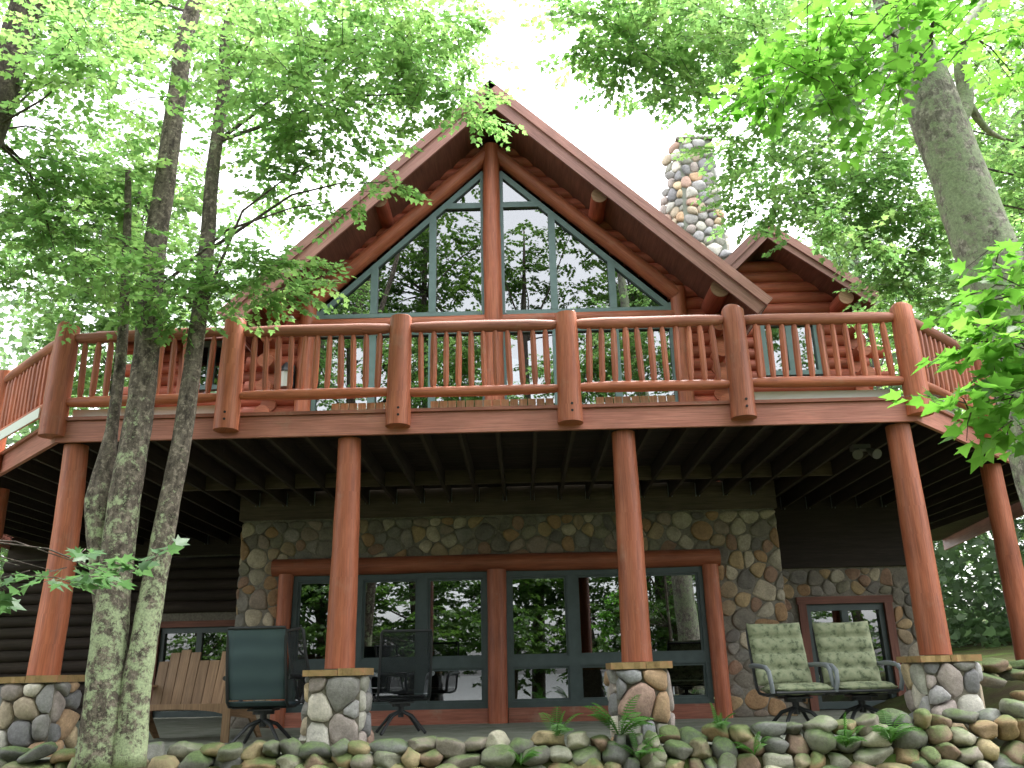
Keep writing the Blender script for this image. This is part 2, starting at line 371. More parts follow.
_bm = bmesh.new(); bmesh.ops.create_icosphere(_bm, subdivisions=3, radius=1)
ICO_V = np.array([v.co[:] for v in _bm.verts]); ICO_F = [tuple(v.index for v in f.verts) for f in _bm.faces]; _bm.free()
def rock(mb, c, dims, rng, rot=0, rid=None):
    v = ICO_V.copy(); v = np.sign(v)*np.abs(v)**.8
    for _ in range(9):
        d = np.array([rng.gauss(0,1), rng.gauss(0,1), rng.gauss(0,1)]); d /= np.linalg.norm(d); lim = rng.uniform(.62, .95)
        k = v@d; over = np.maximum(k-lim, 0); v -= np.outer(over*.88, d)
    for fr, am in ((2.3, .08), (5.1, .035), (9.0, .015)):
        ph = [rng.uniform(0, 6) for _ in range(3)]
        v *= (1+am*np.sin(v[:,0]*fr+ph[0])*np.sin(v[:,1]*fr+ph[1])+am*np.sin(v[:,2]*fr+ph[2]))[:,None]
    v = v*np.array(dims); tilt = rng.uniform(-.3,.3); ca, sa = math.cos(tilt), math.sin(tilt)
    v = v@np.array([[ca,0,-sa],[0,1,0],[sa,0,ca]]); ca, sa = math.cos(rot), math.sin(rot)
    v = v@np.array([[ca,sa,0],[-sa,ca,0],[0,0,1]])+np.array(c)
    b = len(mb.v); mb.v += [Vector(p) for p in v]; rid = rng.random() if rid is None else rid
    for f in ICO_F: mb.face([b+i for i in f], None, rid)

# ------------------------------------------------------------------ foliage
MAPLE = np.array([(0,0,0),(.14,.06,.02),(.44,.1,.08),(.3,.26,.05),(.5,.56,.1),(.25,.52,.04),(0,1,-.06)] + [(-.25,.52,.04),(-.5,.56,.1),(-.3,.26,.05),(-.44,.1,.08),(-.14,.06,.02)], dtype=float)
MAPLE_F = [(0,1,2,3),(0,3,4,5),(0,5,6),(0,6,7),(0,7,8,9),(0,9,10,11)]
OVAL = np.array([(0,0,0),(.22,.3,.05),(.2,.65,.04),(0,1,-.05),(-.2,.65,.04),(-.22,.3,.05)], dtype=float)
OVAL_F = [(0,1,2,3),(0,3,4,5)]
PINNA = np.array([(0,0,0),(.075,.12,.02),(.06,.6,.02),(0,1,-.06),(-.06,.6,.02),(-.075,.12,.02)], dtype=float)
NEEDLE = np.array([(-.02,0,0),(.02,0,0),(.06,.5,0),(0,1,0),(-.06,.5,0)], dtype=float); NEEDLE_F = [(0,1,2,3,4)]
class Leaves:
    def __init__(s, kind='maple'):
        s.T, s.F = {'maple': (MAPLE, MAPLE_F), 'oval': (OVAL, OVAL_F), 'pinna': (PINNA, OVAL_F), 'needle': (NEEDLE, NEEDLE_F)}[kind]
        s.p = []; s.d = []; s.n = []; s.s = []; s.r = []
    def add(s, p, d, n, size, r): s.p.append(p); s.d.append(d); s.n.append(n); s.s.append(size); s.r.append(r)
    def build(s, name, m, parent):
        p, d, n, sz = (np.array(a, dtype=float) for a in (s.p, s.d, s.n, s.s))
        d /= np.linalg.norm(d, axis=1)[:,None]; n = n-d*np.sum(n*d, axis=1)[:,None]; n /= np.linalg.norm(n, axis=1)[:,None]+1e-9
        x = np.cross(d, n); K = len(s.T)
        v = p[:,None,:]+sz[:,None,None]*(s.T[None,:,0:1]*x[:,None,:]+s.T[None,:,1:2]*d[:,None,:]+s.T[None,:,2:3]*n[:,None,:])
        v = v.reshape(-1, 3)-np.array(origin_of(parent))
        NF = len(s.F); sizes = np.array([len(f) for f in s.F]); flat = np.concatenate([np.array(f) for f in s.F])
        nL = len(p); loops = (flat[None,:]+(np.arange(nL)*K)[:,None]).ravel(); tot = np.tile(sizes, nL); start = np.concatenate([[0], np.cumsum(tot)[:-1]])
        me = bpy.data.meshes.new(name); me.vertices.add(len(v)); me.vertices.foreach_set('co', v.ravel())
        me.loops.add(len(loops)); me.loops.foreach_set('vertex_index', loops.astype(np.int32))
        me.polygons.add(len(tot)); me.polygons.foreach_set('loop_start', start.astype(np.int32)); me.polygons.foreach_set('loop_total', tot.astype(np.int32))
        me.update(calc_edges=True); me.validate()
        a = me.attributes.new('rnd', 'FLOAT', 'FACE'); a.data.foreach_set('value', np.repeat(np.array(s.r, dtype=np.float32), NF))
        me.materials.append(m); o = bpy.data.objects.new(name, me); COL.objects.link(o); o.parent = parent; return o
def spray(L, tw, rng, p, d, length, size, n=12, up=.55, hue=None):
    """One leafy twig: leaves held in pairs left and right of the stem, roughly level."""
    d = Vector(d).normalized(); side = d.cross(Vector((0,0,1)))
    side = side.normalized() if side.length > .1 else Vector((1,0,0)); hue = rng.random() if hue is None else hue
    q = Vector(p); end = q+d*length+Vector((0,0,-.08*length))
    if tw is not None: tw.tube([q, (q+end)/2+Vector((0,0,.02)), end], [.004, .003, .0015], 3, False)
    for i in range(n):
        u = (i+.5)/n; sg = -1 if i % 2 else 1; pos = q.lerp(end, u)
        ld = d*rng.uniform(.3, 1.0)+side*sg*rng.uniform(.4, 1.1)+Vector((0,0,rng.uniform(-.55,.15)))
        if i == n-1: ld = d+Vector((0,0,-.2))
        nr = Vector((rng.gauss(0,up), rng.gauss(0,up), 1))
        L.add(pos+ld.normalized()*size*.35, ld, nr, size*rng.uniform(.7, 1.2), min(1, max(0, hue*.6+rng.random()*.4)))
def crown(tree, rng, clumps, leaf, lsize, m, limbs_from=None, kind='maple', spl=.45, nl=12, barkm=None, limb_r=.035, twigs=True, limb_p=.62):
    """clumps: (x, y, z, rx, ry, rz, sprays). Limbs run from the stem to each clump, twigs and leaves fill it."""
    L = Leaves(kind); tw = MB()
    for x, y, z, rx, ry, rz, n in clumps:
        c = Vector((x, y, z))
        if limbs_from and rng.random() < limb_p:
            s = min(limbs_from, key=lambda q: (Vector(q)-c-Vector((0,0,-.9))).length+rng.uniform(0, 1.3)); s = Vector(s)
            mid = s.lerp(c, .5)+Vector((rng.uniform(-.2,.2), rng.uniform(-.2,.2), rng.uniform(.05,.3)))
            k = min(1.6, .5+(c-s).length*.25); tw.tube([s, s.lerp(mid, .5), mid, mid.lerp(c, .5)+Vector((0,0,.06)), c], [limb_r*k, limb_r*.8*k, limb_r*.6*k, limb_r*.4*k, limb_r*.15], 6, False)
        for _ in range(n):
            while True:
                q = Vector((rng.uniform(-1,1), rng.uniform(-1,1), rng.uniform(-1,1)))
                if q.length < 1: break
            p = c+Vector((q.x*rx, q.y*ry, q.z*rz)); d = Vector((q.x+rng.gauss(0,.5), q.y+rng.gauss(0,.5), rng.gauss(-.1,.22)))
            spray(L, tw if twigs else None, rng, p, d, spl*rng.uniform(.6,1.2), lsize, nl)
    o = L.build(leaf, m, tree)
    if tw.v: obj('branch', tw, barkm or M['bark_dark'], tree, smooth=True)
    return o
def along(pts, z0, z1, n=9):
    P = sorted(pts, key=lambda q: q[2]); out = []
    for i in range(n):
        z = z0+(z1-z0)*i/(n-1)
        for a, b2 in zip(P, P[1:]):
            if a[2] <= z <= b2[2]: out.append(tuple(Vector(a).lerp(Vector(b2), (z-a[2])/(b2[2]-a[2])))); break
    return out
def trunk(parent, stems, m, name='trunk', n=16):
    mb = MB()
    for pts, rad in stems:
        P = [Vector(p) for p in pts]; fine = []; fr = []
        for i in range(len(P)-1):
            p0, p1, p2, p3 = P[max(i-1,0)], P[i], P[i+1], P[min(i+2,len(P)-1)]
            for k in range(5):
                u = k/5; fine.append(.5*((2*p1)+(p2-p0)*u+(2*p0-5*p1+4*p2-p3)*u*u+(3*p1-p0-3*p2+p3)*u**3)); fr.append(rad[i]+(rad[i+1]-rad[i])*u)
        fine.append(P[-1]); fr.append(rad[-1])
        mb.tube(fine, fr, n, True, .05)
    return obj(name, mb, m, parent, smooth=True, angle=None)

# ------------------------------------------------------------------ ground, lake, patio
def ground_h(x, y):
    sm = lambda a, b, v: (lambda u: u*u*(3-2*u))(min(1, max(0, (v-a)/(b-a))))
    h = -.62-.036*max(0, -1-y)
    h -= sm(-13, -26, y)*2.2 if y < -13 else 0
    h = h+(-.06-h)*sm(-1.0, -.55, y)
    h += sm(5.0, 7.2, x)*sm(-1.2, .6, y)*.55+sm(8, 30, x)*sm(-2, 10, y)*1.6
    h += sm(12, 60, y)*2.0
    return h
def axis(lo, hi, fine_lo, fine_hi, step):
    a = [lo+(fine_lo-lo)*(1-(1-i/14)**2.2) for i in range(14)]
    k = int((fine_hi-fine_lo)/step); a += [fine_lo+i*step for i in range(k)]
    return a+[fine_hi+(hi-fine_hi)*(i/14)**2.2 for i in range(15)]
xs, ys = axis(-900, 900, -12, 14, .45), axis(-900, 900, -27, 16, .3)
mb = MB(); rg = random.Random(3)
for y in ys:
    for x in xs:
        z = ground_h(x, y)+(rg.uniform(-.025, .025) if not (-6.4 < x < 6.4 and -.6 < y < 16) else 0)
        mb.v.append(Vector((x, y, z if abs(x) < 400 and abs(y) < 400 else z-.5)))
nx_ = len(xs)
for j in range(len(ys)-1):
    for i in range(nx_-1): mb.face((j*nx_+i, j*nx_+i+1, (j+1)*nx_+i+1, (j+1)*nx_+i))
structure(obj('ground', mb, M['ground'], smooth=True, angle=None))
mb = MB(); mb.v = [Vector(p) for p in ((-890,-890,-2.3),(890,-890,-2.3),(890,-18,-2.3),(-890,-18,-2.3))]; mb.face((0,1,2,3)); structure(obj('lake_water', mb, M['water']))
mb = MB(); mb.box((-8.6, -.36, -.3), (6.3, 8.6, 0), .5); structure(obj('patio_slab', mb, M['concrete']))

# ------------------------------------------------------------------ the house
random.seed(11); rs = random.Random(21)
YW, YB, YL = 3.9, 5.2, 7.5                       # bay wall, wing walls behind it
house = thing('log_house', (0, YW, 0), 'two-storey red log house with cobblestone basement and steep glazed gable', 'house')
# basement masonry: the bay, its returns, and the wing walls with their door openings
mb = MB(); mb.box((-3.74, YW+.02, 0), (-3.12, YW+.3, 2.86)); mb.box((3.12, YW+.02, 0), (4.08, YW+.3, 2.86)); mb.box((-3.12, YW+.02, 2.2), (3.12, YW+.3, 2.86))
mb.box((-3.74, YW+.3, 0), (-3.5, YL+.3, 2.86)); mb.box((3.84, YW+.3, 0), (4.08, YB+.3, 2.86))
mb.box((4.08, YB+.02, 0), (4.66, YB+.3, 2.86)); mb.box((6.12, YB+.02, 0), (6.5, YB+.3, 2.86)); mb.box((4.66, YB+.02, 1.66), (6.12, YB+.3, 2.86))
mb.box((-9.3, YL+.02, 0), (-6.4, YL+.3, 2.86)); mb.box((-4.74, YL+.02, 0), (-3.74, YL+.3, 2.86)); mb.box((-6.4, YL+.02, 1.66), (-4.74, YL+.3, 2.86))
mb.box((6.22, YB+.3, 0), (6.5, 13, 2.86)); mb.box((-6.8, YL+.3, 0), (-6.5, 13, 2.86)); mb.box((-6.22, 12.7, 0), (6.22, 13, 2.86))
found = obj('basement_wall', mb, M['mortar'], house)
mb = MB()
masonry(mb, (-3.76, YW+.02, 0), (1,0,0), (0,0,1), (0,-1,0), 7.86, 2.84, .07, .17, rs, [(.62, 0, 6.9, 2.24)], .026, .004)
masonry(mb, (-3.74, YL, 0), (0,-1,0), (0,0,1), (-1,0,0), YL-YW, 2.84, .07, .16, rs, (), .026, .004)
masonry(mb, (4.08, YW+.02, 0), (0,1,0), (0,0,1), (1,0,0), 1.56, 2.84, .07, .16, rs, (), .026, .004)
masonry(mb, (4.08, YB+.02, 0), (1,0,0), (0,0,1), (0,-1,0), 2.42, 2.1, .08, .16, rs, [(.56, 0, 2.06, 1.68)], .026, .004)
obj('wall_cobbles', mb, M['wallstone'], found, smooth=True, angle=60)
for lo, hi, m_ in (((-3.8, YW-.03, 2.86), (4.12, YW+.3, 3.27), 'ledger'), ((4.12, YB-.05, 2.12), (6.5, YB+.3, 3.27), 'joist'), ((-9.3, YL-.03, 2.86), (-3.8, YL+.3, 3.27), 'joist')): mb = MB(); mb.box(lo, hi); obj('rim_board', mb, M[m_], house)  # near-black wing boards: under-deck shade put into the colour
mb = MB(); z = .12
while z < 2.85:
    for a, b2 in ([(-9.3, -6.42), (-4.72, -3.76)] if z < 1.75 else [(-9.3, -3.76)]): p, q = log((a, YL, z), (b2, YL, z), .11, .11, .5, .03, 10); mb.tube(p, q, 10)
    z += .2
obj('log_wall', mb, M['joist'], house, smooth=True)  # near-black logs, run past the house corner, stand in for the recess's deep shade

# upper log walls
GT, SL = 9.62, .946                    # height of the wall at the ridge under the roof, roof slope
def hwall(mb, rows, Y, r=.118, ends=0):
    for z, a, b2 in rows:
        if b2-a < .12: continue
        p, q = log((a, Y, z), (b2, Y, z), r, r, .5, .03, 12); mb.tube(p, q, 12, True)
mb = MB(); step = .208; z = 3.5; k = 0
while z < 9.3:
    xr = min(3.62, (GT+.1-z)/SL); ext = .28*(k % 2) if z < 5.6 else 0
    inner = 2.94 if z < 6.34 else max(0, (9.02-z)/.93+.02)
    if xr > inner: hwall(mb, [(z, -xr-ext, -inner), (z, inner, xr+ext)], YW+.13)
    z += step; k += 1
gw = obj('log_wall', mb, M['siding'], house, smooth=True)
mb = MB(); z = 3.5; k = 0                # side returns of the bay, with crossing log ends at the corners
for sx in (-1, 1):
    mb = MB(); z = 3.5; k = 0
    while z < 5.8:
        e = .30*((k+1) % 2); p, q = log((sx*3.5, YW-.02-e, z+.1), (sx*3.5, YB+.1, z+.1), .118, .118, .5, .03, 12); mb.tube(p, q, 12)
        z += step; k += 1
    obj('corner_logs', mb, M['log'], house, smooth=True)
# wing walls: right wing carries a smaller gable, left wing a low roof
G2X, G2Z, L2, R2 = 4.72, 7.9, .95, .78
mb = MB(); z = 3.5; k = 0
while z < 7.6:
    xl = max(3.4, G2X-(G2Z-z)/L2); xr = min(6.4, G2X+(G2Z-z)/R2); e = .3*(k % 2)
    if z < 6.2: e_ = e
    else: e_ = 0
    if 5.35 < z < 6.42: hwall(mb, [(z, xl, 4.58), (z, 5.62, xr+e_)], YB+.13)
    elif xr > xl: hwall(mb, [(z, xl, xr+e_)], YB+.13)
    z += step; k += 1
obj('log_wall', mb, M['siding'], house, smooth=True)
mb = MB(); z = 3.5; k = 0
while z < 6.5:
    e = .3*(k % 2)
    if 5.35 < z < 6.3: hwall(mb, [(z, -6.2-e, -5.42), (z, -4.5, -3.4)], YB+.13)
    else: hwall(mb, [(z, -6.2-e, -3.4)], YB+.13)
    z += step; k += 1
obj('log_wall', mb, M['siding'], house, smooth=True)
for X in (-6.0, 6.2):
    mb = MB(); z = 3.6; k = 0
    while z < 6.3:
        e = .3*((k+1) % 2); p, q = log((X, YB-.02-e, z), (X, 12.8, z), .118, .118, 1, .03, 10); mb.tube(p, q, 10)
        z += step; k += 1
    obj('corner_logs', mb, M['log'], house, smooth=True)

def roof_part(name, ridge, eaves, y0, y1, thick, rafter_y):
    """Two slopes from a ridge (x, z) to eaves [(x, z), (x, z)], running from y0 to y1."""
    mb = MB(); sf = MB(); fb = MB(); tr = MB()
    for ex, ez in eaves:
        a, b2 = Vector((ridge[0], 0, ridge[1])), Vector((ex, 0, ez)); d = (b2-a).normalized(); nn = d.cross(Vector((0,1,0)));
        if nn.z < 0: nn = -nn
        L = (b2-a).length; mid = (a+b2)/2
        mb.obox(mid-nn*.03+Vector((0,(y0+y1)/2+.02,0)), (Vector((0,1,0)), d, nn), ((y1-y0)/2-.02, L/2+.02, .03), .5)
        sf.obox(mid-nn*(thick-.09)+Vector((0,(y0+y1)/2+.05,0)), (Vector((0,1,0)), d, nn), ((y1-y0)/2-.06, L/2-.03, .03), .5)
        fb.obox(mid-nn*(thick*.5+.03)+Vector((0,y0+.012,0))+d*.01, (d, Vector((0,1,0)), nn), (L/2+.0, .02, thick*.5-.03), rs.random())
        tr.obox(mid-nn*.085+Vector((0,y0-.018,0))+d*.02, (d, Vector((0,1,0)), nn), (L/2+.01, .03, .07), rs.random())
        fb.obox(b2-nn*(thick*.5+.02)+Vector((0,(y0+y1)/2+.06,0)), (Vector((0,1,0)), d, nn), ((y1-y0)/2-.06, .018, thick*.5-.05), rs.random())
    ro = obj(name, mb, M['shingle'], house)
    obj('soffit', sf, M['soffit'], ro); obj('fascia_board', fb, M['roofboard'], ro); obj('rake_trim', tr, M['roofboard'], ro)
    return ro
roof_part('roof', (.03, 9.86), [(-4.1, 5.86), (4.16, 5.86)], 3.06, 13.2, .34, 3.1)
roof_part('roof', (G2X, 8.02), [(3.0, 6.36), (6.62, 6.5)], 4.62, 12.9, .26, 4.7)
mb = MB(); mb.obox((-5.1, 6.8, 6.95), ((1,0,0), (0,1,.36), (0,-.36,1)), (1.6, 2.3, .05), .5); lw = obj('roof', mb, M['shingle'], house)
mb = MB(); mb.box((-6.7, 4.6, 6.06), (-3.4, 4.64, 6.24), .4); obj('fascia_board', mb, M['roofboard'], lw)
mb = MB()
for X, Y0, Z, q in ((-1.76, 3.22, 7.78, .13), (1.72, 3.22, 7.76, .13), (3.46, 3.2, 6.1, .15), (-3.42, 3.2, 6.1, .15), (5.98, 4.75, 6.58, .13), (6.22, 4.95, 6.24, .13)):
    mb = MB(); p, q_ = log((X, Y0, Z), (X, Y0+1.4, Z), q, q, .4, .03, 16); mb.tube(p, q_, 16); pu = obj('purlin', mb, M['siding'], house, smooth=True)
    e = MB(); e.tube([(X, Y0-.012, Z), (X, Y0+.01, Z)], q*.97, 18); obj('log_end', e, M['endgrain'], pu)
# interior shell, so that the panes have a dark room behind them
mb = MB()
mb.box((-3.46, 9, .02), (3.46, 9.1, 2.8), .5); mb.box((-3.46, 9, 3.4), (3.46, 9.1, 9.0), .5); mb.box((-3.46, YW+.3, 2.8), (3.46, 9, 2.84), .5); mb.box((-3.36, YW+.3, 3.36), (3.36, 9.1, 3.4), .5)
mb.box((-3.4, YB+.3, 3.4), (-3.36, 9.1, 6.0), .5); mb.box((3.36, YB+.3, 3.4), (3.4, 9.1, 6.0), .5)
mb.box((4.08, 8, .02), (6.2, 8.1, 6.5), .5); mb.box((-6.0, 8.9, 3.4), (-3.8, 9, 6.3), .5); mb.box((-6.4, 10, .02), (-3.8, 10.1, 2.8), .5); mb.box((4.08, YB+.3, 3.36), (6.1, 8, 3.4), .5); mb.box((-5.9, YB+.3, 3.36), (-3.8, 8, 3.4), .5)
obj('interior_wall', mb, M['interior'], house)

def glazed(name, bars, panes, frame_m, trims=None, label=None):
    f = MB()
    for lo, hi in bars: f.box(lo, hi, .5)
    o = obj(name, f, frame_m, house, label=label)
    for poly, y in panes:
        p = MB(); p.prism([(x, y, z) for x, z in poly], (0, .012, 0)); obj('pane', p, M['glass'], o)
    return o
# basement window band: log surround, two groups of three tall lights over three low ones
mb = MB()
for a, b2, q in (((-3.25, YW-.02, 2.16), (3.2, YW-.02, 2.16), .125), ((-3.05, YW-.03, .0), (-3.05, YW-.03, 2.06), .105), ((3.06, YW-.03, 0), (3.06, YW-.03, 2.06), .115), ((-.02, YW-.04, 0), (-.02, YW-.04, 2.06), .135)):
    p, r_ = log(a, b2, q); t_ = MB(); t_.tube(p, r_, 16); obj('log_trim', t_, M['log'], house, smooth=True)
mb = MB(); mb.box((-2.95, YW-.06, .0), (-.16, YW+.12, .19)); mb.box((.12, YW-.06, .0), (2.95, YW+.12, .19)); obj('window_sill', mb, M['log_old'], house)
for xa, xb in ((-2.95, -.15), (.11, 2.95)):
    W3 = (xb-xa)/3; bars = [((xa, YW+.0, .19), (xb, YW+.1, .27)), ((xa, YW+.0, 1.96), (xb, YW+.1, 2.05)), ((xa+.07, YW+.002, .72), (xb-.07, YW+.098, .86)), ((xa, YW+.0, .27), (xa+.07, YW+.1, 1.96)), ((xb-.07, YW+.0, .27), (xb, YW+.1, 1.96))]
    panes = []
    for i in range(3):
        c0, c1 = xa+W3*i, xa+W3*(i+1)
        if i: bars += [((c0-.075, YW-.004, .27), (c0+.075, YW+.102, .72)), ((c0-.075, YW-.004, .86), (c0+.075, YW+.102, 1.96))]
        for z0, z1 in ((.27, .72), (.86, 1.96)):
            l, r_ = c0+(.07 if i == 0 else .075), c1-(.07 if i == 2 else .075); y = YW+.06+.001*i+(.002 if z0 < .5 else 0)
            panes.append(([(l-.02, z0-.02), (r_+.02, z0-.02), (r_+.02, z1+.02), (l-.02, z1+.02)], y))
            bars += [((l, YW+.03, z0), (l+.03, YW+.09, z1)), ((r_-.03, YW+.03, z0), (r_, YW+.09, z1)), ((l+.03, YW+.03, z0), (r_-.03, YW+.09, z0+.03)), ((l+.03, YW+.03, z1-.03), (r_-.03, YW+.09, z1))]
    glazed('basement_window', bars, panes, M['dteal'])
# glazed gable above the deck
def zslope(x): return 8.82-abs(x)*.955
for sx in (-1, 1):
    P = lambda a, b2, y0, y1, z0, z1: ((min(sx*a, sx*b2), y0, z0), (max(sx*a, sx*b2), y1, z1))
    y0, y1 = YW+.0, YW+.1; cols = (.14, .98, 1.92, 2.84); T = .055
    bars = [P(.13, .78, y0, y1, 7.99, 8.09), P(.13, .19, y0+.003, y1-.003, 3.36, 8.62), P(.2, 2.84, y0, y1, 6.06, 6.13), P(.2, 2.84, y0, y1, 5.75, 5.83), P(.2, 2.84, y0, y1, 3.37, 3.5), P(2.78, 2.84, y0+.003, y1-.003, 3.36, 5.8), P(2.80, 2.84, y0+.003, y1-.003, 6.1, 6.2)]
    for c in cols[1:3]: bars += [P(c-T, c+T, y0-.004, y1+.004, 3.5, 5.75), P(c-T, c+T, y0-.004, y1+.004, 6.13, min(zslope(c)-.02, 7.99))]
    panes = []
    def pane(pts): panes.append(([(sx*x, z) for x, z in (pts if sx > 0 else pts[::-1])], YW+.055+.001*len(panes)))
    pane([(.15, 8.05), (.8, 8.05), (.15, zslope(.15))]); pane([(.15, 6.1), (.98, 6.1), (.98, zslope(.98)), (.84, 8.02), (.15, 8.02)])
    pane([(.98, 6.1), (1.92, 6.1), (1.92, zslope(1.92)), (.98, zslope(.98))]); pane([(1.92, 6.1), (2.82, 6.1), (2.82, zslope(2.82)), (1.92, zslope(1.92))])
    for a, b2 in zip(cols, cols[1:]): pane([(a, 3.42), (b2, 3.42), (b2, 5.8), (a, 5.8)])
    wn = glazed('gable_window', bars, panes, M['teal'])
    a, b2 = Vector((sx*.13, 0, zslope(.13)-.03)), Vector((sx*2.82, 0, zslope(2.82)-.03)); d = (b2-a).normalized()
    t_ = MB(); t_.obox((a+b2)/2+Vector((0, YW+.05, 0)), (d, (0,1,0), d.cross(Vector((0,1,0)))), ((b2-a).length/2, .046, .045), .5); obj('raked_rail', t_, M['teal'], wn)
    for a, b2, q in (((sx*.02, YW-.03, 9.04), (sx*2.93, YW-.03, 6.3), .125), ((sx*2.95, YW-.02, 6.42), (sx*2.95, YW-.02, 3.34), .125), ((sx*.12, YW-.01, 5.94), (sx*2.88, YW-.01, 5.94), .105)):
        p, r_ = log(a, b2, q, bow=.015); t_ = MB(); t_.tube(p, r_, 16); obj('log_trim', t_, M['log'], house, smooth=True)
p, r_ = log((0, YW-.07, 3.34), (0, YW-.07, 9.12), .15, .14); t_ = MB(); t_.tube(p, r_, 18); obj('king_post', t_, M['log'], house, smooth=True)
# wing windows and the two low basement doors
for x0, x1, z0, z1 in ((4.6, 5.6, 5.37, 6.36), (-5.4, -4.52, 5.37, 6.26)):
    y0, y1, m_ = YB+.02, YB+.14, (x0+x1)/2
    bars = [((x0, y0, z0), (x1, y1, z0+.08)), ((x0, y0, z1-.08), (x1, y1, z1)), ((x0, y0, z0+.08), (x0+.08, y1, z1-.08)), ((x1-.08, y0, z0+.08), (x1, y1, z1-.08)), ((m_-.06, y0+.01, z0+.08), (m_+.06, y1-.01, z1-.08))]
    glazed('wing_window', bars, [([(x0+.05, z0+.05), (m_, z0+.05), (m_, z1-.05), (x0+.05, z1-.05)], YB+.08), ([(m_, z0+.05), (x1-.05, z0+.05), (x1-.05, z1-.05), (m_, z1-.05)], YB+.082)], M['teal'])
    for a in (x0-.09, x1+.005): t_ = MB(); t_.box((a, YB-.02, z0-.1), (a+.085, YB+.1, z1+.1)); obj('window_trim', t_, M['log'], house)
for x0, x1, YB_ in ((4.68, 6.1, YB), (-6.38, -4.76, YL)):
    y0, y1, z1, m_ = YB_+.04, YB_+.16, 1.56, (x0+x1)/2
    bars = [((x0+.1, y0, .02), (x1-.1, y1, .12)), ((x0+.1, y0, z1-.1), (x1-.1, y1, z1)), ((x0+.1, y0, .12), (x0+.18, y1, z1-.1)), ((x1-.18, y0, .12), (x1-.1, y1, z1-.1)), ((m_-.05, y0+.01, .12), (m_+.05, y1-.01, z1-.1))]
    d_ = glazed('door', bars, [([(x0+.15, .1), (m_, .1), (m_, z1-.07), (x0+.15, z1-.07)], YB_+.1), ([(m_, .1), (x1-.15, .1), (x1-.15, z1-.07), (m_, z1-.07)], YB_+.103)], M['dteal'])
    t_ = MB(); t_.box((x0-.02, YB_-.03, 0), (x0+.1, YB_+.1, z1)); t_.box((x1-.1, YB_-.03, 0), (x1+.02, YB_+.1, z1)); t_.box((x0-.04, YB_-.034, z1), (x1+.04, YB_+.1, z1+.11)); obj('door_frame', t_, M['soffit'], d_)
# chimney: tapering cobblestone stack behind the ridge slope
mb = MB(); c0, c1 = [(3.55, 6.02, 5.8), (4.52, 6.02, 5.8), (4.52, 8.3, 5.8), (2.75, 6.95, 5.8)], [(3.7, 6.02, 10.62), (4.3, 6.02, 10.62), (4.3, 6.6, 10.62), (3.66, 6.5, 10.62)]
mb.v = [Vector(p) for p in c0+c1]
for q in ((0,1,5,4),(1,2,6,5),(2,3,7,6),(3,0,4,7),(4,5,6,7)): mb.face(q)
ch = obj('chimney', mb, M['concrete'], house)
mb = MB(); fo = lambda x, y: (.15*y/4.82)+.03 < x < .97-(.22*y/4.82)-.03
masonry(mb, (3.55, 6.02, 5.8), (1,0,0), (0,0,1), (0,-1,0), .97, 4.82, .08, .15, rs, (), .06, .004, .85, fo)
ua = (Vector(c0[0])-Vector(c0[3])).normalized(); W_ = (Vector(c0[0])-Vector(c0[3])).length; dz = (Vector(c1[0])-Vector(c0[0])).normalized(); nn = ua.cross(dz).normalized()
masonry(mb, c0[3], ua, dz, nn, W_, 4.82, .08, .14, rs, (), .06, .004, .85, lambda x, y: x > (W_-.42)*y/4.82+.1)
dz = Vector((-.22, 0, 4.82)).normalized()
masonry(mb, (4.52, 6.02, 5.8), (0,1,0), dz, (1,0,.02), 2.28, 4.82, .08, .14, rs, (), .06, .004, .85, lambda x, y: x < 2.28-1.55*y/4.82)
obj('chimney_cobbles', mb, M['veilstone'], ch, smooth=True, angle=60)
mb = MB(); mb.box((3.63, 5.96, 10.62), (4.36, 6.66, 10.67)); obj('chimney_cap', mb, M['mortar'], ch)
# lantern by the left corner of the glazed wall
mb = MB(); mb.box((-3.3, YW-.1, 4.9), (-3.1, YW-.02, 5.25)); la = thing('wall_lantern', (-3.2, YW-.05, 4.9), 'small black wall lantern on the red logs left of the tall windows', 'lantern')
obj('back_plate', mb, M['black'], la)
mb = MB(); mb.tube([(-3.2, YW-.2, 4.86), (-3.2, YW-.2, 5.1)], [.07, .1], 8); obj('lantern_glass', mb, M['lantern'], la)
mb = MB(); mb.tube([(-3.2, YW-.2, 5.1), (-3.2, YW-.2, 5.16), (-3.2, YW-.2, 5.26)], [.13, .1, .02], 8); mb.tube([(-3.2, YW-.1, 5.2), (-3.2, YW-.2, 5.22)], .015, 6); obj('lantern_cap', mb, M['black'], la)

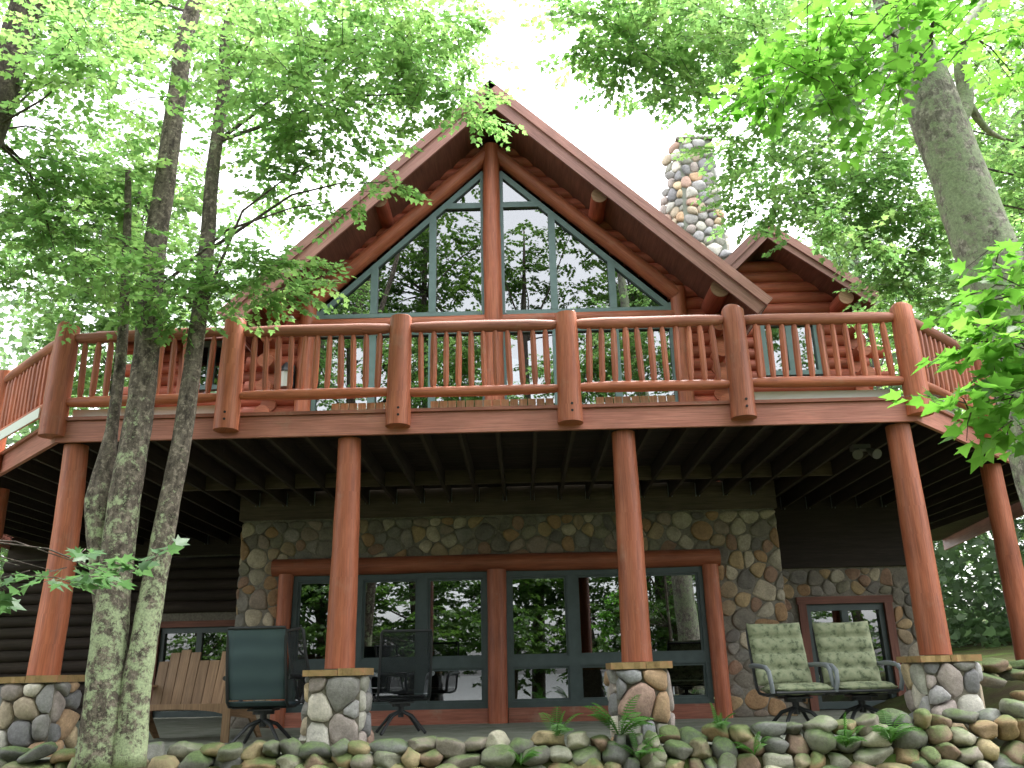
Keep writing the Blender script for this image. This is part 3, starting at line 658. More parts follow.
# ------------------------------------------------------------------ the deck
random.seed(5)
deck = thing('raised_deck', (0, 0, 0), 'raised red log deck with peeled log railing wrapping round the house front', 'deck')
HB, HT, HF = 3.05, 3.275, 3.315          # fascia bottom and top, floor level
out = [(-9.9, 11), (-8.7, 4.2), (-4.5, 0), (4.5, 0), (8.7, 4.2), (9.9, 11)]
def xout(y): return 4.5+y if y < 4.2 else 8.7+(y-4.2)*1.2/6.8
mb = MB(); y = .02
while y < 11:
    xo = xout(y)-.02; hx = 0 if y < YW-.1 else (3.36 if y < YL-.1 else 6.55)
    for a, b2 in ([(-xo, xo)] if not hx else [(-xo, -hx), (hx, xo)]): mb.box((a, y, HT-.0), (b2, y+.135, HF), random.random())
    y += .142
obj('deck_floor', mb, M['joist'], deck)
x = -8.4
while x < 8.5:
    y0 = max(.03, abs(x)-4.5+.06); y1 = YW-.04 if abs(x) < 3.8 else ((YB-.04 if x > 0 else YL-.04) if abs(x) < 6.5 else 9.5)
    if y1-y0 > .3:
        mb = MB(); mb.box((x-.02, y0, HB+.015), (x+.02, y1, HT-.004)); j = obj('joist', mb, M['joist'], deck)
        if abs(x) < 6.4:
            mb = MB(); mb.box((x-.03, y1-.05, HB+.0), (x-.024, y1-.003, HB+.2)); mb.box((x+.024, y1-.05, HB), (x+.03, y1-.003, HB+.2)); obj('joist_hanger', mb, M['greymetal'], j)
    x += .406
mb = MB(); x = -4.34
while x < 4.3:
    mb.box((x+.024, 2.7, HB+.03), (x+.382, 2.74, HT-.006)); x += .406
obj('blocking', mb, M['ledger'], deck)
def fascia(a, b2, off=0):
    a, b2 = Vector((*a, 0)), Vector((*b2, 0)); d = (b2-a).normalized(); n = Vector((d.y, -d.x, 0)); mid = (a+b2)/2; L = (b2-a).length
    mb = MB(); mb.obox(mid+n*.022+Vector((0,0,(HB+HT)/2)), (d, n, (0,0,1)), (L/2+.018, .022, (HT-HB)/2)); f = obj('fascia_board', mb, M['fascia'], deck)
    mb = MB(); mb.obox(mid+n*.035+Vector((0,0,HT+.021)), (d, n, (0,0,1)), (L/2+.03, .042, .018)); obj('edge_trim', mb, M['log_old'], f)
    return d, n
kick = {0: 'kick_grey', 1: 'pale_wood', 2: 'pale_wood', 3: 'pale_wood', 4: 'kick_grey'}
def rail_run(pts, first, last, side=False, kicks=None):
    """Posts bolted outside the rim at pts, with two log rails and balusters between each pair."""
    for i, p in enumerate(pts):
        if (i == 0 and not first) or (i == len(pts)-1 and not last): continue
        p = Vector((*p, 0)); b2 = p+Vector((0,0,HB+.055+random.uniform(-.01,.02))); t2 = p+Vector((random.uniform(-.012,.012), 0, 4.33+random.uniform(-.02,.02)))
        P, Q = log(b2, t2, .132, .118, .2, .025, 18); P.append(t2+Vector((0,0,.012))); Q[-1] *= .97; Q.append(Q[-1]*.85); mb = MB(); mb.tube(P, Q, 18); po = obj('railing_post', mb, M['log'], deck, smooth=True)
        nrm = Vector((p.x*.0, -1, 0)) if abs(p.x) < 4.4 else Vector((math.copysign(.38, p.x), -.92, 0))
        for dz in (.09, .165):
            c = p+nrm.normalized()*.128+Vector((.012, 0, HB+.06+dz)); mb = MB(); mb.tube([c, c+nrm.normalized()*.008], .014, 8); obj('bolt', mb, M['dark'], po)
    for i, (a, b2) in enumerate(zip(pts, pts[1:])):
        a, b2 = Vector((*a, 0)), Vector((*b2, 0)); d = (b2-a).normalized(); L = (b2-a).length
        for nm, z, q in (('top_rail', 4.215, .066), ('bottom_rail', 3.485, .06)):
            P, Q = log(a+d*.16+Vector((0,0,z+random.uniform(-.01,.01))), b2-d*.16+Vector((0,0,z+random.uniform(-.01,.01))), q, q*random.uniform(.9,1.08), .25, .03, 14, random.uniform(-.01,.01))
            P = [a+d*.08+Vector((0,0,z))]+P+[b2-d*.08+Vector((0,0,z))]; Q = [q*.55]+Q+[q*.55]; Q[1] *= .85; Q[-2] *= .85
            mb = MB(); mb.tube(P, Q, 14); obj(nm, mb, M['log_old' if nm == 'top_rail' else 'log'], deck, smooth=True)
        k = 11 if not side else 13
        for j in range(k):
            u = .16+(L-.32)*(j+.5)/k; c = a+d*u; q = random.uniform(.03, .037); s = d*random.uniform(-.012, .012)
            zz = [3.5, 3.545, 3.6, 3.85, 4.08, 4.13, 4.19]; rr = [.55, .8, 1, random.uniform(.95,1.08), .98, .8, .45]
            mb = MB(); mb.tube([c+s*((z-3.8)/.3)+Vector((0,0,z)) for z in zz], [q*v for v in rr], 8); obj('baluster', mb, M['log'], deck, smooth=True)
        if kicks and kicks.get(i):
            n = Vector((-d.y, d.x, 0)); mb = MB(); m_ = kicks[i]
            if m_ == 'pale_wood':
                u = .22+random.uniform(0, .1); uend = L-.25 if i != 3 else L*.62
                if i == 1: u = L*.58; uend = L-.14
                while u < uend: mb.obox(a+d*(u+.045)+n*.2+Vector((0,0,HF+.06)), (d, n, (0,0,1)), (.042, .01, .06)); u += .095
            else: mb.obox((a+b2)/2+n*.12+Vector((0,0,HF+.058)), (d, n, (0,0,1)), (L/2-.12, .006, .055))
            obj('kick_board', mb, M[m_], deck)
RX = 4.49; front = [(-RX+i*RX*2/5, -.115) for i in range(6)]; front[0] = (-4.55, -.06); front[5] = (4.55, -.06)
rail_run(front, True, True, False, kick)
for sx in (-1, 1):
    q = math.sqrt(.5); pts = [(sx*4.55, -.06)]+[(sx*(4.6+q*L), -.1+q*L) for L in (2.02, 3.95)]
    rail_run(pts, False, True, True, {0: 'kick_grey'})
for a, b2 in zip(out, out[1:]): fascia(a, b2)
# log support posts under the rim
for X, Y, b2, lean in ((-4.38, .14, .725, 0), (-1.46, .14, .725, 0), (1.46, .14, .725, 0), (4.38, .14, .725, 0), (6.42, 2.2, .45, 0), (-6.42, 2.2, .0, 0), (8.4, 4.6, .9, 0), (-8.4, 4.6, -.1, 0)):
    P, Q = log((X, Y, b2-.0), (X, Y, HB), .15, .122, .3, .02, 20, .012); mb = MB(); mb.tube(P, Q, 20); obj('support_post', mb, M['log'], deck, smooth=True)
mb = MB(); fl = thing('flood_light', (4.3, 1.0, HB), 'small dull grey twin floodlight fixed to the joists under the deck', 'flood light')
mb.box((4.2, 0.94, HB-.05), (4.4, 1.06, HB+.01)); obj('mounting_box', mb, M['dullmetal'], fl)
for s in (-1, 1):
    mb = MB(); mb.tube([(4.3+s*.05, 0.94, HB-.05), (4.3+s*.09, 0.9, HB-.1), (4.3+s*.11, 0.82, HB-.14)], [.02, .045, .06], 10); obj('lamp_head', mb, M['dullmetal'], fl, smooth=True)

# ------------------------------------------------------------------ stone piers carrying the posts
rp = random.Random(8)
for X, lab in ((-4.38, 'cobblestone pier at the left corner of the deck, left of the multi-stemmed tree'), (-1.46, 'cobblestone pier beside the teal sling chair, with a big orange stone at its top left'),
               (1.46, 'cobblestone pier with ferns growing at its foot, in front of the right-hand basement windows'), (4.38, 'wide cobblestone pier at the right corner of the deck beside the green-cushioned chairs')):
    pr_ = thing('stone_pier', (X, .12, -.15), lab, 'pier', 'stone piers under the deck posts'); hw = .215
    mb = MB(); mb.prism([(X-hw-.03, .12-hw, -.2), (X+hw+.03, .12-hw, -.2), (X+hw+.03, .12+hw, -.2), (X-hw-.03, .12+hw, -.2)], (0,0,.86)); core = obj('mortar_core', mb, M['mortar'], pr_)
    mb = MB(); W = 2*hw+.06
    masonry(mb, (X-hw-.03, .12-hw, -.15), (1,0,0), (0,0,1), (0,-1,0), W, .81, .07, .185, rp, (), .07, .004, 1, None, 1)
    masonry(mb, (X+hw+.03, .12-hw, -.15), (0,1,0), (0,0,1), (1,0,0), 2*hw, .81, .075, .17, rp, (), .065, .004, 1, None, 1)
    masonry(mb, (X-hw-.03, .12+hw, -.15), (0,-1,0), (0,0,1), (-1,0,0), 2*hw, .81, .075, .17, rp, (), .065, .004, 1, None, 1)
    obj('cobbles', mb, M['stone'], pr_, smooth=True, angle=60)
    mb = MB(); zc = .66
    for a, b2 in ((X-.29, X+rp.uniform(-.03,.06)), (None, X+.29)):
        a = xb_ if a is None else a; poly = []
        for k in range(7): poly.append((a+(b2-a)*k/6, .12-.285+rp.uniform(-.012,.012), zc))
        for k in range(7): poly.append((b2+(a-b2)*k/6, .12+.285+rp.uniform(-.012,.012), zc))
        mb.prism(poly, (0, 0, .06+rp.uniform(-.004,.006))); xb_ = b2+.006
    obj('cap_slab', mb, M['cap'], pr_)

# ------------------------------------------------------------------ dry-stacked boulder wall along the patio edge
rr_ = random.Random(42)
wall = thing('boulder_wall', (0, -.7, -.5), 'low dry-stacked wall of mossy fieldstone boulders along the patio edge', 'wall')
items = []
def toplift(x): return max(0, min(1, (x-1.2)/2.2))*.1+max(0, min(1, (x-3.4)/2))*.07
for row, (zc, yc) in enumerate(((.05, -.48), (-.06, -.54), (-.17, -.6), (-.28, -.66), (-.4, -.74))):
    x = -6.6+row*.11
    while x < 7.2:
        wd = rr_.choice((rr_.uniform(.07, .12), rr_.uniform(.11, .19))); h = rr_.uniform(.075, .115) if row else rr_.uniform(.065, .1); x += wd*.87
        items.append((row, x, yc+rr_.uniform(-.05,.05), zc+toplift(x)*(1 if row < 2 else .6)+rr_.uniform(-.025,.025), wd, rr_.uniform(.13,.19), h)); x += wd*.87
for x in (4.75, 5.05, 5.3, 5.62, 5.95, 6.3, 6.7, 4.95, 5.4, 5.8, 6.2): # flat stones stacked up the bank on the right
    k = rr_.uniform(0, 1); items.append((0, x, .15+k*.35, .3+k*.3+rr_.uniform(-.04,.04), rr_.uniform(.14,.24), .18, rr_.uniform(.05,.08)))
for x in np.arange(4.9, 7.2, .33): items.append((0, x, .75+rr_.uniform(-.05,.05), .62+rr_.uniform(-.02,.03), .19, .2, .055)); items.append((0, x+.15, .7, .52, .18, .2, .06))
vis = [it for it in items if it[0] < 3 and -4.9 < it[1] < 5.5]; vis.sort(key=lambda it: -it[4]*it[6]*(1, 1, .6)[it[0]]); vis = vis[:100]; vs = set(map(id, vis)); rub = MB()
for it in items:
    mb = MB() if id(it) in vs else rub
    rock(mb, it[1:4], it[4:7], rr_, rr_.uniform(-.4,.4))
    if mb is not rub: obj('rock', mb, M['rock'], wall, smooth=True, angle=None)
ru = obj('rubble', rub, M['rock'], wall, smooth=True, angle=None); ru['kind'] = 'stuff'

# ------------------------------------------------------------------ patio furniture
def place(root, build):
    """Parts are modelled round the origin facing -Y, then turned with their thing."""
    loc, rz = root.location.copy(), root['_rz']; del root['_rz']
    root.location = (0,0,0); build(root); root.location = loc; root.rotation_euler = (0,0,rz)
def turned(name, loc, rz, label, cat, group=None):
    o = thing(name, loc, label, cat, group); o['_rz'] = rz; return o
def swivel_base(root, m):
    mb = MB()
    for k in range(4):
        a = math.pi/4+k*math.pi/2; c, s = math.cos(a), math.sin(a)
        mb.tube([(c*.03, s*.03, .24), (c*.16, s*.16, .2), (c*.27, s*.27, .1), (c*.36, s*.36, .015)], [.022, .02, .018, .018], 8)
    mb.tube([(0,0,.18), (0,0,.34)], .035, 10); obj('swivel_base', mb, m, root, smooth=True)
    mb = MB(); mb.tube([(0,0,.3), (0,0,.335)], .11, 12); mb.box((-.13,-.15,.335), (.13,.15,.352)); obj('swivel_plate', mb, M['white'] if m is M['greymetal'] else m, root)
def arms(root, m, sx):
    x = sx*.345; mb = MB()
    pts = [(x*.93, .33, .66), (x, .2, .665), (x*1.02, -.02, .66), (x*1.02, -.2, .645), (x*1.02, -.285, .6), (x, -.3, .5), (x*.95, -.27, .4)]
    P = []
    for p, q in zip(pts, pts[1:]): P += [Vector(p), (Vector(p)+Vector(q))/2]
    P.append(Vector(pts[-1])); mb.tube(P, .024, 10, True, 0, None, 1); obj('armrest', mb, m, root, smooth=True)
def rails(root, m, tall):
    mb = MB()
    for sx in (-1, 1):
        x = sx*.3; mb.tube([(x, -.29, .4), (x, -.05, .37), (x, .2, .385), (x, .265, .43), (x, .33, .66), (x*.99, .385, .88), (x*.97, .42, tall), (x*.9, .44, tall+.02)], .016, 8)
    mb.tube([(-.29, .44, tall+.02), (.29, .44, tall+.02)], .016, 8); mb.tube([(-.3, -.29, .4), (.3, -.29, .4)], .016, 8); mb.tube([(-.3, .1, .372), (.3, .1, .372)], .014, 8); mb.tube([(-.3, -.1, .372), (.3, -.1, .372)], .014, 8)
    obj('frame', mb, m, root, smooth=True)
def pad(mb, path, width, thick, nx=14, puff=True, droop=.012):
    """Quilted pad: path is a list of (y, z) seam points; each panel between seams puffs out on both faces."""
    pts = []; K = 6
    for i, (p, q) in enumerate(zip(path, path[1:])):
        for k in range(K):
            u = k/K; pts.append((p[0]+(q[0]-p[0])*u, p[1]+(q[1]-p[1])*u, (math.sin(math.pi*u)**.5 if puff else 1)))
    pts.append((*path[-1], .0 if puff else 1)); n = len(pts); grid = {}
    for face in (1, -1):
        for i, (y, z, a) in enumerate(pts):
            t0 = Vector((0, pts[min(i+1,n-1)][0]-pts[max(i-1,0)][0], pts[min(i+1,n-1)][1]-pts[max(i-1,0)][1])).normalized(); nn = Vector((0, -t0.z, t0.y))
            for j in range(nx+1):
                u = j/nx*2-1; e = (1-abs(u)**6)**.5 if puff else 1; h = thick*(.16+.84*a)*(.15+.85*e)*.5+(.006*math.sin(u*9+i) if puff else 0)
                grid[face, i, j] = len(mb.v); mb.v.append(Vector((u*width/2, y, z))+nn*(h*face)+Vector((0,0,-droop*(1-u*u) if i == n-1 else 0)))
    for i in range(n-1):
        for j in range(nx):
            a, b2, c, d = ((i,j),(i,j+1),(i+1,j+1),(i+1,j)); mb.face([grid[(1,)+q] for q in (a, b2, c, d)]); mb.face([grid[(-1,)+q] for q in (d, c, b2, a)])
        for j, fl in ((0, 1), (nx, 0)):
            q = [grid[1,i,j], grid[1,i+1,j], grid[-1,i+1,j], grid[-1,i,j]]; mb.face(q if fl else q[::-1])
    for i, fl in ((0, 0), (n-1, 1)):
        for j in range(nx):
            q = [grid[1,i,j], grid[1,i,j+1], grid[-1,i,j+1], grid[-1,i,j]]; mb.face(q if fl else q[::-1])
def cushioned(root):
    swivel_base(root, M['black']); rails(root, M['black'], 1.04)
    for sx in (-1, 1): arms(root, M['greymetal'], sx)
    mb = MB(); pad(mb, [(-.31, .435), (-.05, .425), (.2, .43)], .58, .11); obj('seat_cushion', mb, M['cushion'], root, smooth=True, angle=None)
    mb = MB(); pad(mb, [(.215, .46), (.27, .63), (.32, .79), (.362, .95), (.4, 1.11)], .6, .115); obj('back_cushion', mb, M['cushion'], root, smooth=True, angle=None)
def slung(root, m, seat=True):
    swivel_base(root, M['black']); rails(root, M['black'], 1.12)
    for sx in (-1, 1): arms(root, M['black' if m is M['sling'] else 'greymetal'], sx)
    mb = MB(); pad(mb, [(.255, .45), (.275, .5), (.325, .66), (.358, .77), (.385, .88), (.41, 1.02), (.435, 1.13)], .585, .012, 8, False, 0); obj('back_sling', mb, m, root, smooth=True, angle=None)
    mb = MB(); pad(mb, [(-.29, .405), (-.05, .38), (.2, .39), (.25, .43)], .585, .012, 8, False, 0); obj('seat_sling', mb, m, root, smooth=True, angle=None)
G = 'swivel chairs on the patio'
place(turned('patio_chair', (3.15, .8, 0), R(5), 'green quilted cushion swivel chair standing in front of the cobblestone wall', 'chair', G), cushioned)
place(turned('patio_chair', (3.85, .85, 0), R(-4), 'green quilted cushion swivel chair before the low door beside the right corner pier', 'chair', G), cushioned)
place(turned('patio_chair', (-2.36, .75, 0), R(180), 'teal sling swivel chair with its back turned, between wooden bench and pier', 'chair', G), lambda r: slung(r, M['sling']))
place(turned('patio_chair', (-1.12, 2.1, 0), R(195), 'black sling swivel chair standing close to the basement windows right of a pier', 'chair', G), lambda r: slung(r, M['bsling']))
place(turned('patio_chair', (-1.72, 1.0, 0), R(120), 'dark swivel chair almost hidden behind the pier with the orange stone', 'chair', G), lambda r: slung(r, M['bsling']))
def loveseat(root):
    L = 1.36; mb = MB()
    n = 10; y0, z0 = .28, .36
    for k in range(n):
        u = (k+.5)/n; x = (u-.5)*L*.94; pk = abs(math.sin(math.pi*2*u)); top = .42+.24*max(pk, .15)**.7; fan = (u-.5)*.1+(.05*math.sin(2*math.pi*u*2) if 0 else 0)
        d = Vector((fan, .27, 1)).normalized(); a = Vector((x, y0, z0)); c = a+d*top/2
        mb.obox(c, (Vector((1,0,-fan)), d.cross(Vector((1,0,-fan))), d), (L*.94/n/2-.003, .011, top/2))
    obj('backrest', mb, M['bench_wood'], root)
    mb = MB()
    for k in range(6): mb.box((-L/2+.03, -.3+k*.1, .375-k*.012), (L/2-.03, -.21+k*.1, .397-k*.012))
    obj('seat', mb, M['bench_wood'], root)
    pts = [(-L/2, -.325, .4), (L/2, -.325, .4), (L/2, -.325, .3)]
    pts = [(-L/2, -.325, .4), (-L/2, -.325, .28)]+[(-L/2+.08+(L-.16)*k/12, -.325, .29+.055*math.sin(math.pi*k/12)**.6) for k in range(13)]+[(L/2, -.325, .28), (L/2, -.325, .4)]
    mb = MB(); mb.prism(pts, (0, .024, 0)); obj('apron', mb, M['bench_wood'], root)
    for sx in (-1, 1):
        mb = MB(); mb.box((sx*(L/2-.03)-.045, -.35, 0), (sx*(L/2-.03)+.045, -.326, .58)); obj('leg', mb, M['bench_wood'], root)
        mb = MB(); mb.prism([(sx*(L/2-.04), -.3, .38), (sx*(L/2-.04), .3, .3), (sx*(L/2-.04), .55, 0), (sx*(L/2-.04), .45, 0), (sx*(L/2-.04), .2, .22), (sx*(L/2-.04), -.3, .27)], (.024*sx, 0, 0)); obj('leg', mb, M['bench_wood'], root)
        mb = MB(); mb.box((sx*L/2-.07, -.36, .58), (sx*L/2+.07, .42, .602)); obj('armrest', mb, M['bench_wood'], root)
place(turned('garden_bench', (-3.5, 1.7, 0), R(-9), 'slatted wooden loveseat bench with two arched peaks, behind the multi-stemmed tree', 'bench'), loveseat)

# ------------------------------------------------------------------ ferns in the boulder wall
def fern(loc, size, n, label, rng):
    t = thing('fern', loc, label, 'fern', 'ferns rooted in the boulder wall'); x, y, z = loc; L = Leaves('pinna'); st = MB()
    for k in range(n):
        a = rng.uniform(0, 6.28); out_ = rng.uniform(.25, .8); d = Vector((math.cos(a)*out_, math.sin(a)*out_-.25, 1)).normalized(); p = Vector(loc); pts = [p.copy()]; q = d.copy(); S_ = size*rng.uniform(.7, 1.1)
        for i in range(16): q = (q+Vector((0,0,-.05*(i/5)))+Vector((d.x, d.y, 0))*.05).normalized(); p = p+q*S_/16; pts.append(p.copy())
        st.tube(pts, [.004]*len(pts), 4, False)
        side = q.cross(Vector((0,0,1))).normalized() if abs(q.z) < .99 else Vector((1,0,0)); rr = rng.random()
        for i in range(2, 17):
            w_ = S_*.24*math.sin(math.pi*(i-.8)/16.6)**.8+.012
            for sg in (-1, 1):
                for h in (0,):
                    pp = pts[i].lerp(pts[min(i+1,16)], h); L.add(pp, side*sg+q*.35+Vector((0,0,-.12)), q.cross(side)*1.0+Vector((0,0,.6)), w_, rr)
    o = L.build('frond', M['fern'], t); obj('stalk', st, M['fern'], t)
rf = random.Random(4)
for loc, s, n, lab in (((.62, -.5, .08), .32, 6, 'upright light green fern on the wall midway between the two middle piers'), ((1.18, -.52, .08), .42, 10, 'largest bright green fern, left foot of the pier before the right-hand windows'), ((1.32, -.7, -.08), .3, 8, 'bright green fern drooping low over boulders directly below the largest fern'),
                       ((2.06, -.52, .1), .24, 7, 'small bright fern on the wall top right of the fern-footed pier'), ((.3, -.72, -.1), .24, 6, 'small fern low in the boulders, leftmost of the ferns by the middle piers'), ((3.1, -.68, -.02), .26, 8, 'bright green fern below the green-cushioned chairs, the left of two'), ((3.5, -.66, .0), .3, 9, 'bright green fern below the green-cushioned chairs, the right of two'),
                       ((2.3, -.72, -.06), .22, 6, 'small fern low in the wall beneath the cobblestone wall right of the windows')):
    fern(loc, s, n, lab, rf)

# ------------------------------------------------------------------ trees
rt = random.Random(77)

# crown clumps: x, y, z, rx, ry, rz, twigs
CL_MAPLE = [(-4.34, -1.5, 7.33, 0.8, 0.64, 0.5, 85), (-4.59, 0.35, 8.85, 0.8, 0.64, 0.5, 85), (-3.61, 0.35, 8.89, 0.8, 0.64, 0.5, 90), (-2.24, -1.0, 7.58, 0.8, 0.64, 0.5, 90), (-1.32, -1.6, 7.08, 0.75, 0.6, 0.5, 85), (-0.74, -1.0, 7.59, 0.7, 0.56, 0.45, 70), (-0.33, -0.6, 7.65, 0.5, 0.4, 0.4, 40), (-3.42, 0.35, 8.18, 0.75, 0.6, 0.45, 70), (-1.78, -1.8, 6.26, 0.8, 0.64, 0.45, 80), (-1.42, -0.8, 7.11, 0.7, 0.56, 0.45, 70), (-0.8, -1.2, 6.77, 0.55, 0.44, 0.35, 40), (-0.44, -0.6, 7.1, 0.4, 0.32, 0.3, 22), (-2.91, 0.35, 7.33, 0.6, 0.48, 0.4, 40), (-1.67, -1.4, 5.99, 0.65, 0.52, 0.4, 50), (-1.21, -0.9, 6.37, 0.45, 0.36, 0.3, 27), (-1.52, -1.3, 5.59, 0.5, 0.4, 0.3, 27), (-2.11, -1.0, 5.72, 0.45, 0.36, 0.3, 17), (-0.17, -0.9, 6.53, 0.22, 0.18, 0.18, 15), (-0.06, -0.9, 6.37, 0.14, 0.11, 0.12, 7), (-0.9, -1.2, 5.35, 0.16, 0.13, 0.1, 7), (-1.27, -1.2, 5.18, 0.18, 0.14, 0.1, 7), (-1.96, -1.1, 5.3, 0.35, 0.28, 0.2, 10), (-2.87, 0.35, 6.05, 0.4, 0.32, 0.25, 12), (-2.62, -1.3, 4.4, 0.5, 0.4, 0.25, 25), (-2.18, -1.3, 4.36, 0.5, 0.4, 0.22, 25), (-1.9, -1.2, 4.38, 0.35, 0.28, 0.16, 20), (-1.73, -1.2, 4.42, 0.15, 0.12, 0.1, 7), (-2.34, -1.4, 4.09, 0.4, 0.32, 0.13, 10), (-1.99, -1.4, 4.1, 0.3, 0.24, 0.12, 10), (-2.7, -1.6, 3.93, 0.4, 0.32, 0.25, 25), (-3.95, 0.35, 5.48, 0.6, 0.48, 0.4, 35), (-3.42, -1.5, 4.2, 0.5, 0.4, 0.35, 30), (-3.83, -1.2, 4.84, 0.6, 0.48, 0.4, 40), (-3.95, 0.35, 7.14, 0.5, 0.4, 0.35, 17), (-3.93, -1.0, 6.45, 0.5, 0.4, 0.35, 22), (-4.04, 0.35, 6.23, 0.5, 0.4, 0.35, 15)]
CL_OLD = [(-4.59, -1.5, 5.64, 0.6, 0.48, 0.45, 57), (-4.54, -1, 5.49, 0.7, 0.56, 0.45, 67), (-4.97, -0.5, 5.19, 0.6, 0.48, 0.5, 57), (-4.42, -0.6, 5.42, 0.6, 0.48, 0.4, 46), (-4.31, -1, 7.65, 0.6, 0.48, 0.5, 36), (-3.72, -2.2, 6.22, 0.6, 0.48, 0.4, 46), (-4.86, -0.8, 8.41, 0.8, 0.64, 0.4, 46), (-3.26, -2.5, 5.85, 0.6, 0.48, 0.4, 36), (-3.95, -1.2, 5.7, 0.5, 0.4, 0.4, 28), (-4.43, -0.6, 4.77, 0.6, 0.48, 0.35, 36), (-3.77, -0.8, 5.29, 0.5, 0.4, 0.35, 28)]
CL_BIRCH = [(2.35, -3.9, 4.86, 0.35, 0.28, 0.2, 10), (2.63, -4.0, 4.64, 0.4, 0.32, 0.22, 14), (3.04, -3.9, 4.88, 0.4, 0.32, 0.2, 14), (2.59, -4.0, 4.36, 0.3, 0.24, 0.15, 8), (2.17, -4.0, 4.41, 0.25, 0.2, 0.14, 6), (3.14, -4.0, 4.54, 0.3, 0.24, 0.18, 8), (4.12, -3.2, 5.42, 0.4, 0.32, 0.3, 10), (4.32, -3, 5.1, 0.4, 0.32, 0.3, 9), (2.48, -3.9, 4.27, 0.18, 0.14, 0.12, 3), (2.75, -4, 4.16, 0.18, 0.14, 0.12, 3), (2.18, -3.8, 4.29, 0.15, 0.12, 0.1, 2)]
CL_SAP = [(2.36, -5.3, 1.72, 0.1, 0.08, 0.05, 8), (2.2, -5.35, 1.64, 0.07, 0.06, 0.03, 4), (2.46, -5.3, 1.93, 0.1, 0.08, 0.07, 9), (2.44, -5.2, 2.09, 0.1, 0.08, 0.12, 6), (2.62, -5.2, 2.25, 0.1, 0.08, 0.1, 9), (2.37, -5.35, 1.56, 0.08, 0.06, 0.05, 4), (2.65, -4.9, 2.47, 0.12, 0.1, 0.12, 4), (2.76, -5.1, 2.52, 0.1, 0.08, 0.1, 6), (2.44, -5.1, 1.96, 0.07, 0.06, 0.05, 3)]
CL_SAP2 = [(-2.45, -3.9, 1.28, 0.2, 0.16, 0.12, 3), (-2.27, -3.85, 1.25, 0.2, 0.16, 0.12, 4), (-2.08, -3.8, 1.27, 0.2, 0.16, 0.12, 4), (-1.9, -3.8, 1.2, 0.12, 0.1, 0.05, 2), (-2.51, -3.9, 1.15, 0.15, 0.12, 0.12, 2)]
CL_BIG = [(1.4, -1.5, 6.95, 0.7, 0.56, 0.4, 57), (1.9, -1.5, 6.87, 0.75, 0.6, 0.45, 72), (2.62, -1, 7.34, 0.8, 0.64, 0.45, 78), (1.73, -1.2, 6.68, 0.55, 0.44, 0.3, 31), (3.34, -0.6, 7.46, 0.8, 0.64, 0.5, 72), (2.45, -0.8, 6.91, 0.6, 0.48, 0.3, 33), (3.14, -0.5, 6.93, 0.6, 0.48, 0.4, 41), (2.25, -0.6, 6.68, 0.3, 0.24, 0.1, 5), (3.01, -0.3, 6.34, 0.4, 0.32, 0.3, 23), (3.47, 0, 6.67, 0.7, 0.56, 0.4, 46), (1.19, -1.6, 7.12, 0.5, 0.4, 0.3, 23), (3.25, -0.2, 5.74, 0.6, 0.48, 0.4, 39), (3.3, 0, 5.67, 0.3, 0.24, 0.15, 10), (3.46, -0.5, 5.04, 0.32, 0.26, 0.12, 15), (3.86, -0.6, 4.88, 0.32, 0.26, 0.12, 13), (3.81, 0.3, 6.3, 0.7, 0.56, 0.35, 52), (4.48, 0.5, 6.69, 0.8, 0.64, 0.5, 88), (4.42, 0.6, 6.05, 0.6, 0.48, 0.3, 57), (5.08, 0.9, 6.35, 0.8, 0.64, 0.5, 88), (5.03, 0.6, 5.69, 0.6, 0.48, 0.4, 67), (5.49, 1.0, 5.55, 0.8, 0.64, 0.5, 88), (5.6, 1.2, 7.6, 0.8, 0.64, 0.6, 78), (6.99, 1.5, 7.77, 0.9, 0.72, 0.7, 93), (6.94, 1.2, 6.63, 0.8, 0.64, 0.6, 83), (7.13, 2, 6.48, 0.9, 0.72, 0.6, 83), (5.65, 1.8, 5.22, 0.7, 0.56, 0.4, 67), (6.19, 2, 5.14, 0.8, 0.64, 0.5, 83), (7.13, 2.5, 5.18, 0.9, 0.72, 0.5, 83), (6.72, 3, 4.7, 0.8, 0.64, 0.4, 67), (7.38, 3, 4.38, 0.8, 0.64, 0.4, 67), (5.1, 0.9, 4.96, 0.35, 0.28, 0.25, 26), (6.98, 1.5, 8.77, 0.8, 0.64, 0.6, 67), (4.33, 0.6, 7.66, 0.8, 0.64, 0.5, 57), (5.27, 1, 8.58, 0.8, 0.64, 0.5, 57), (6.5, 1, 9.39, 0.9, 0.72, 0.5, 67), (5.01, 0.5, 8.98, 0.8, 0.64, 0.5, 62), (3.7, -0.2, 8.53, 0.8, 0.64, 0.4, 62), (2.39, -1, 7.9, 0.8, 0.64, 0.3, 52)]
FARTREES = [(-13, 6, 14, 3.2, 'bushy leafy tree beyond the left end of the deck'), (-17, 13, 17, 3.2, 'tall conifer beyond the left end of the deck'), (-10, 12, 15, 3, 'leafy tree behind the left wing roof'), (-20, 4, 15, 3.4, 'broad leafy tree at the far left edge'), (-11, 20, 18, 3.2, 'tall conifer far behind the left wing'), (14, 10, 16, 3.4, 'leafy tree standing right of the house behind the big maple'), (18, 16, 17, 3.2, 'green tree glimpsed between the two right-hand support posts'), (13, 20, 17, 3.2, 'conifer seen beneath the right end of the deck'), (17, 8, 16, 3.4, 'leafy tree at the right edge behind the pale trunk'), (22, 22, 18, 3.5, 'far leafy tree seen past the rightmost support post'), (20, 11, 15, 3, 'conifer beside the right-hand bank'), (15, 27, 18, 3.4, 'conifer deep in the woods beyond the right bank'), (25, 15, 17, 3.6, 'leafy tree at the far right of the woods')]
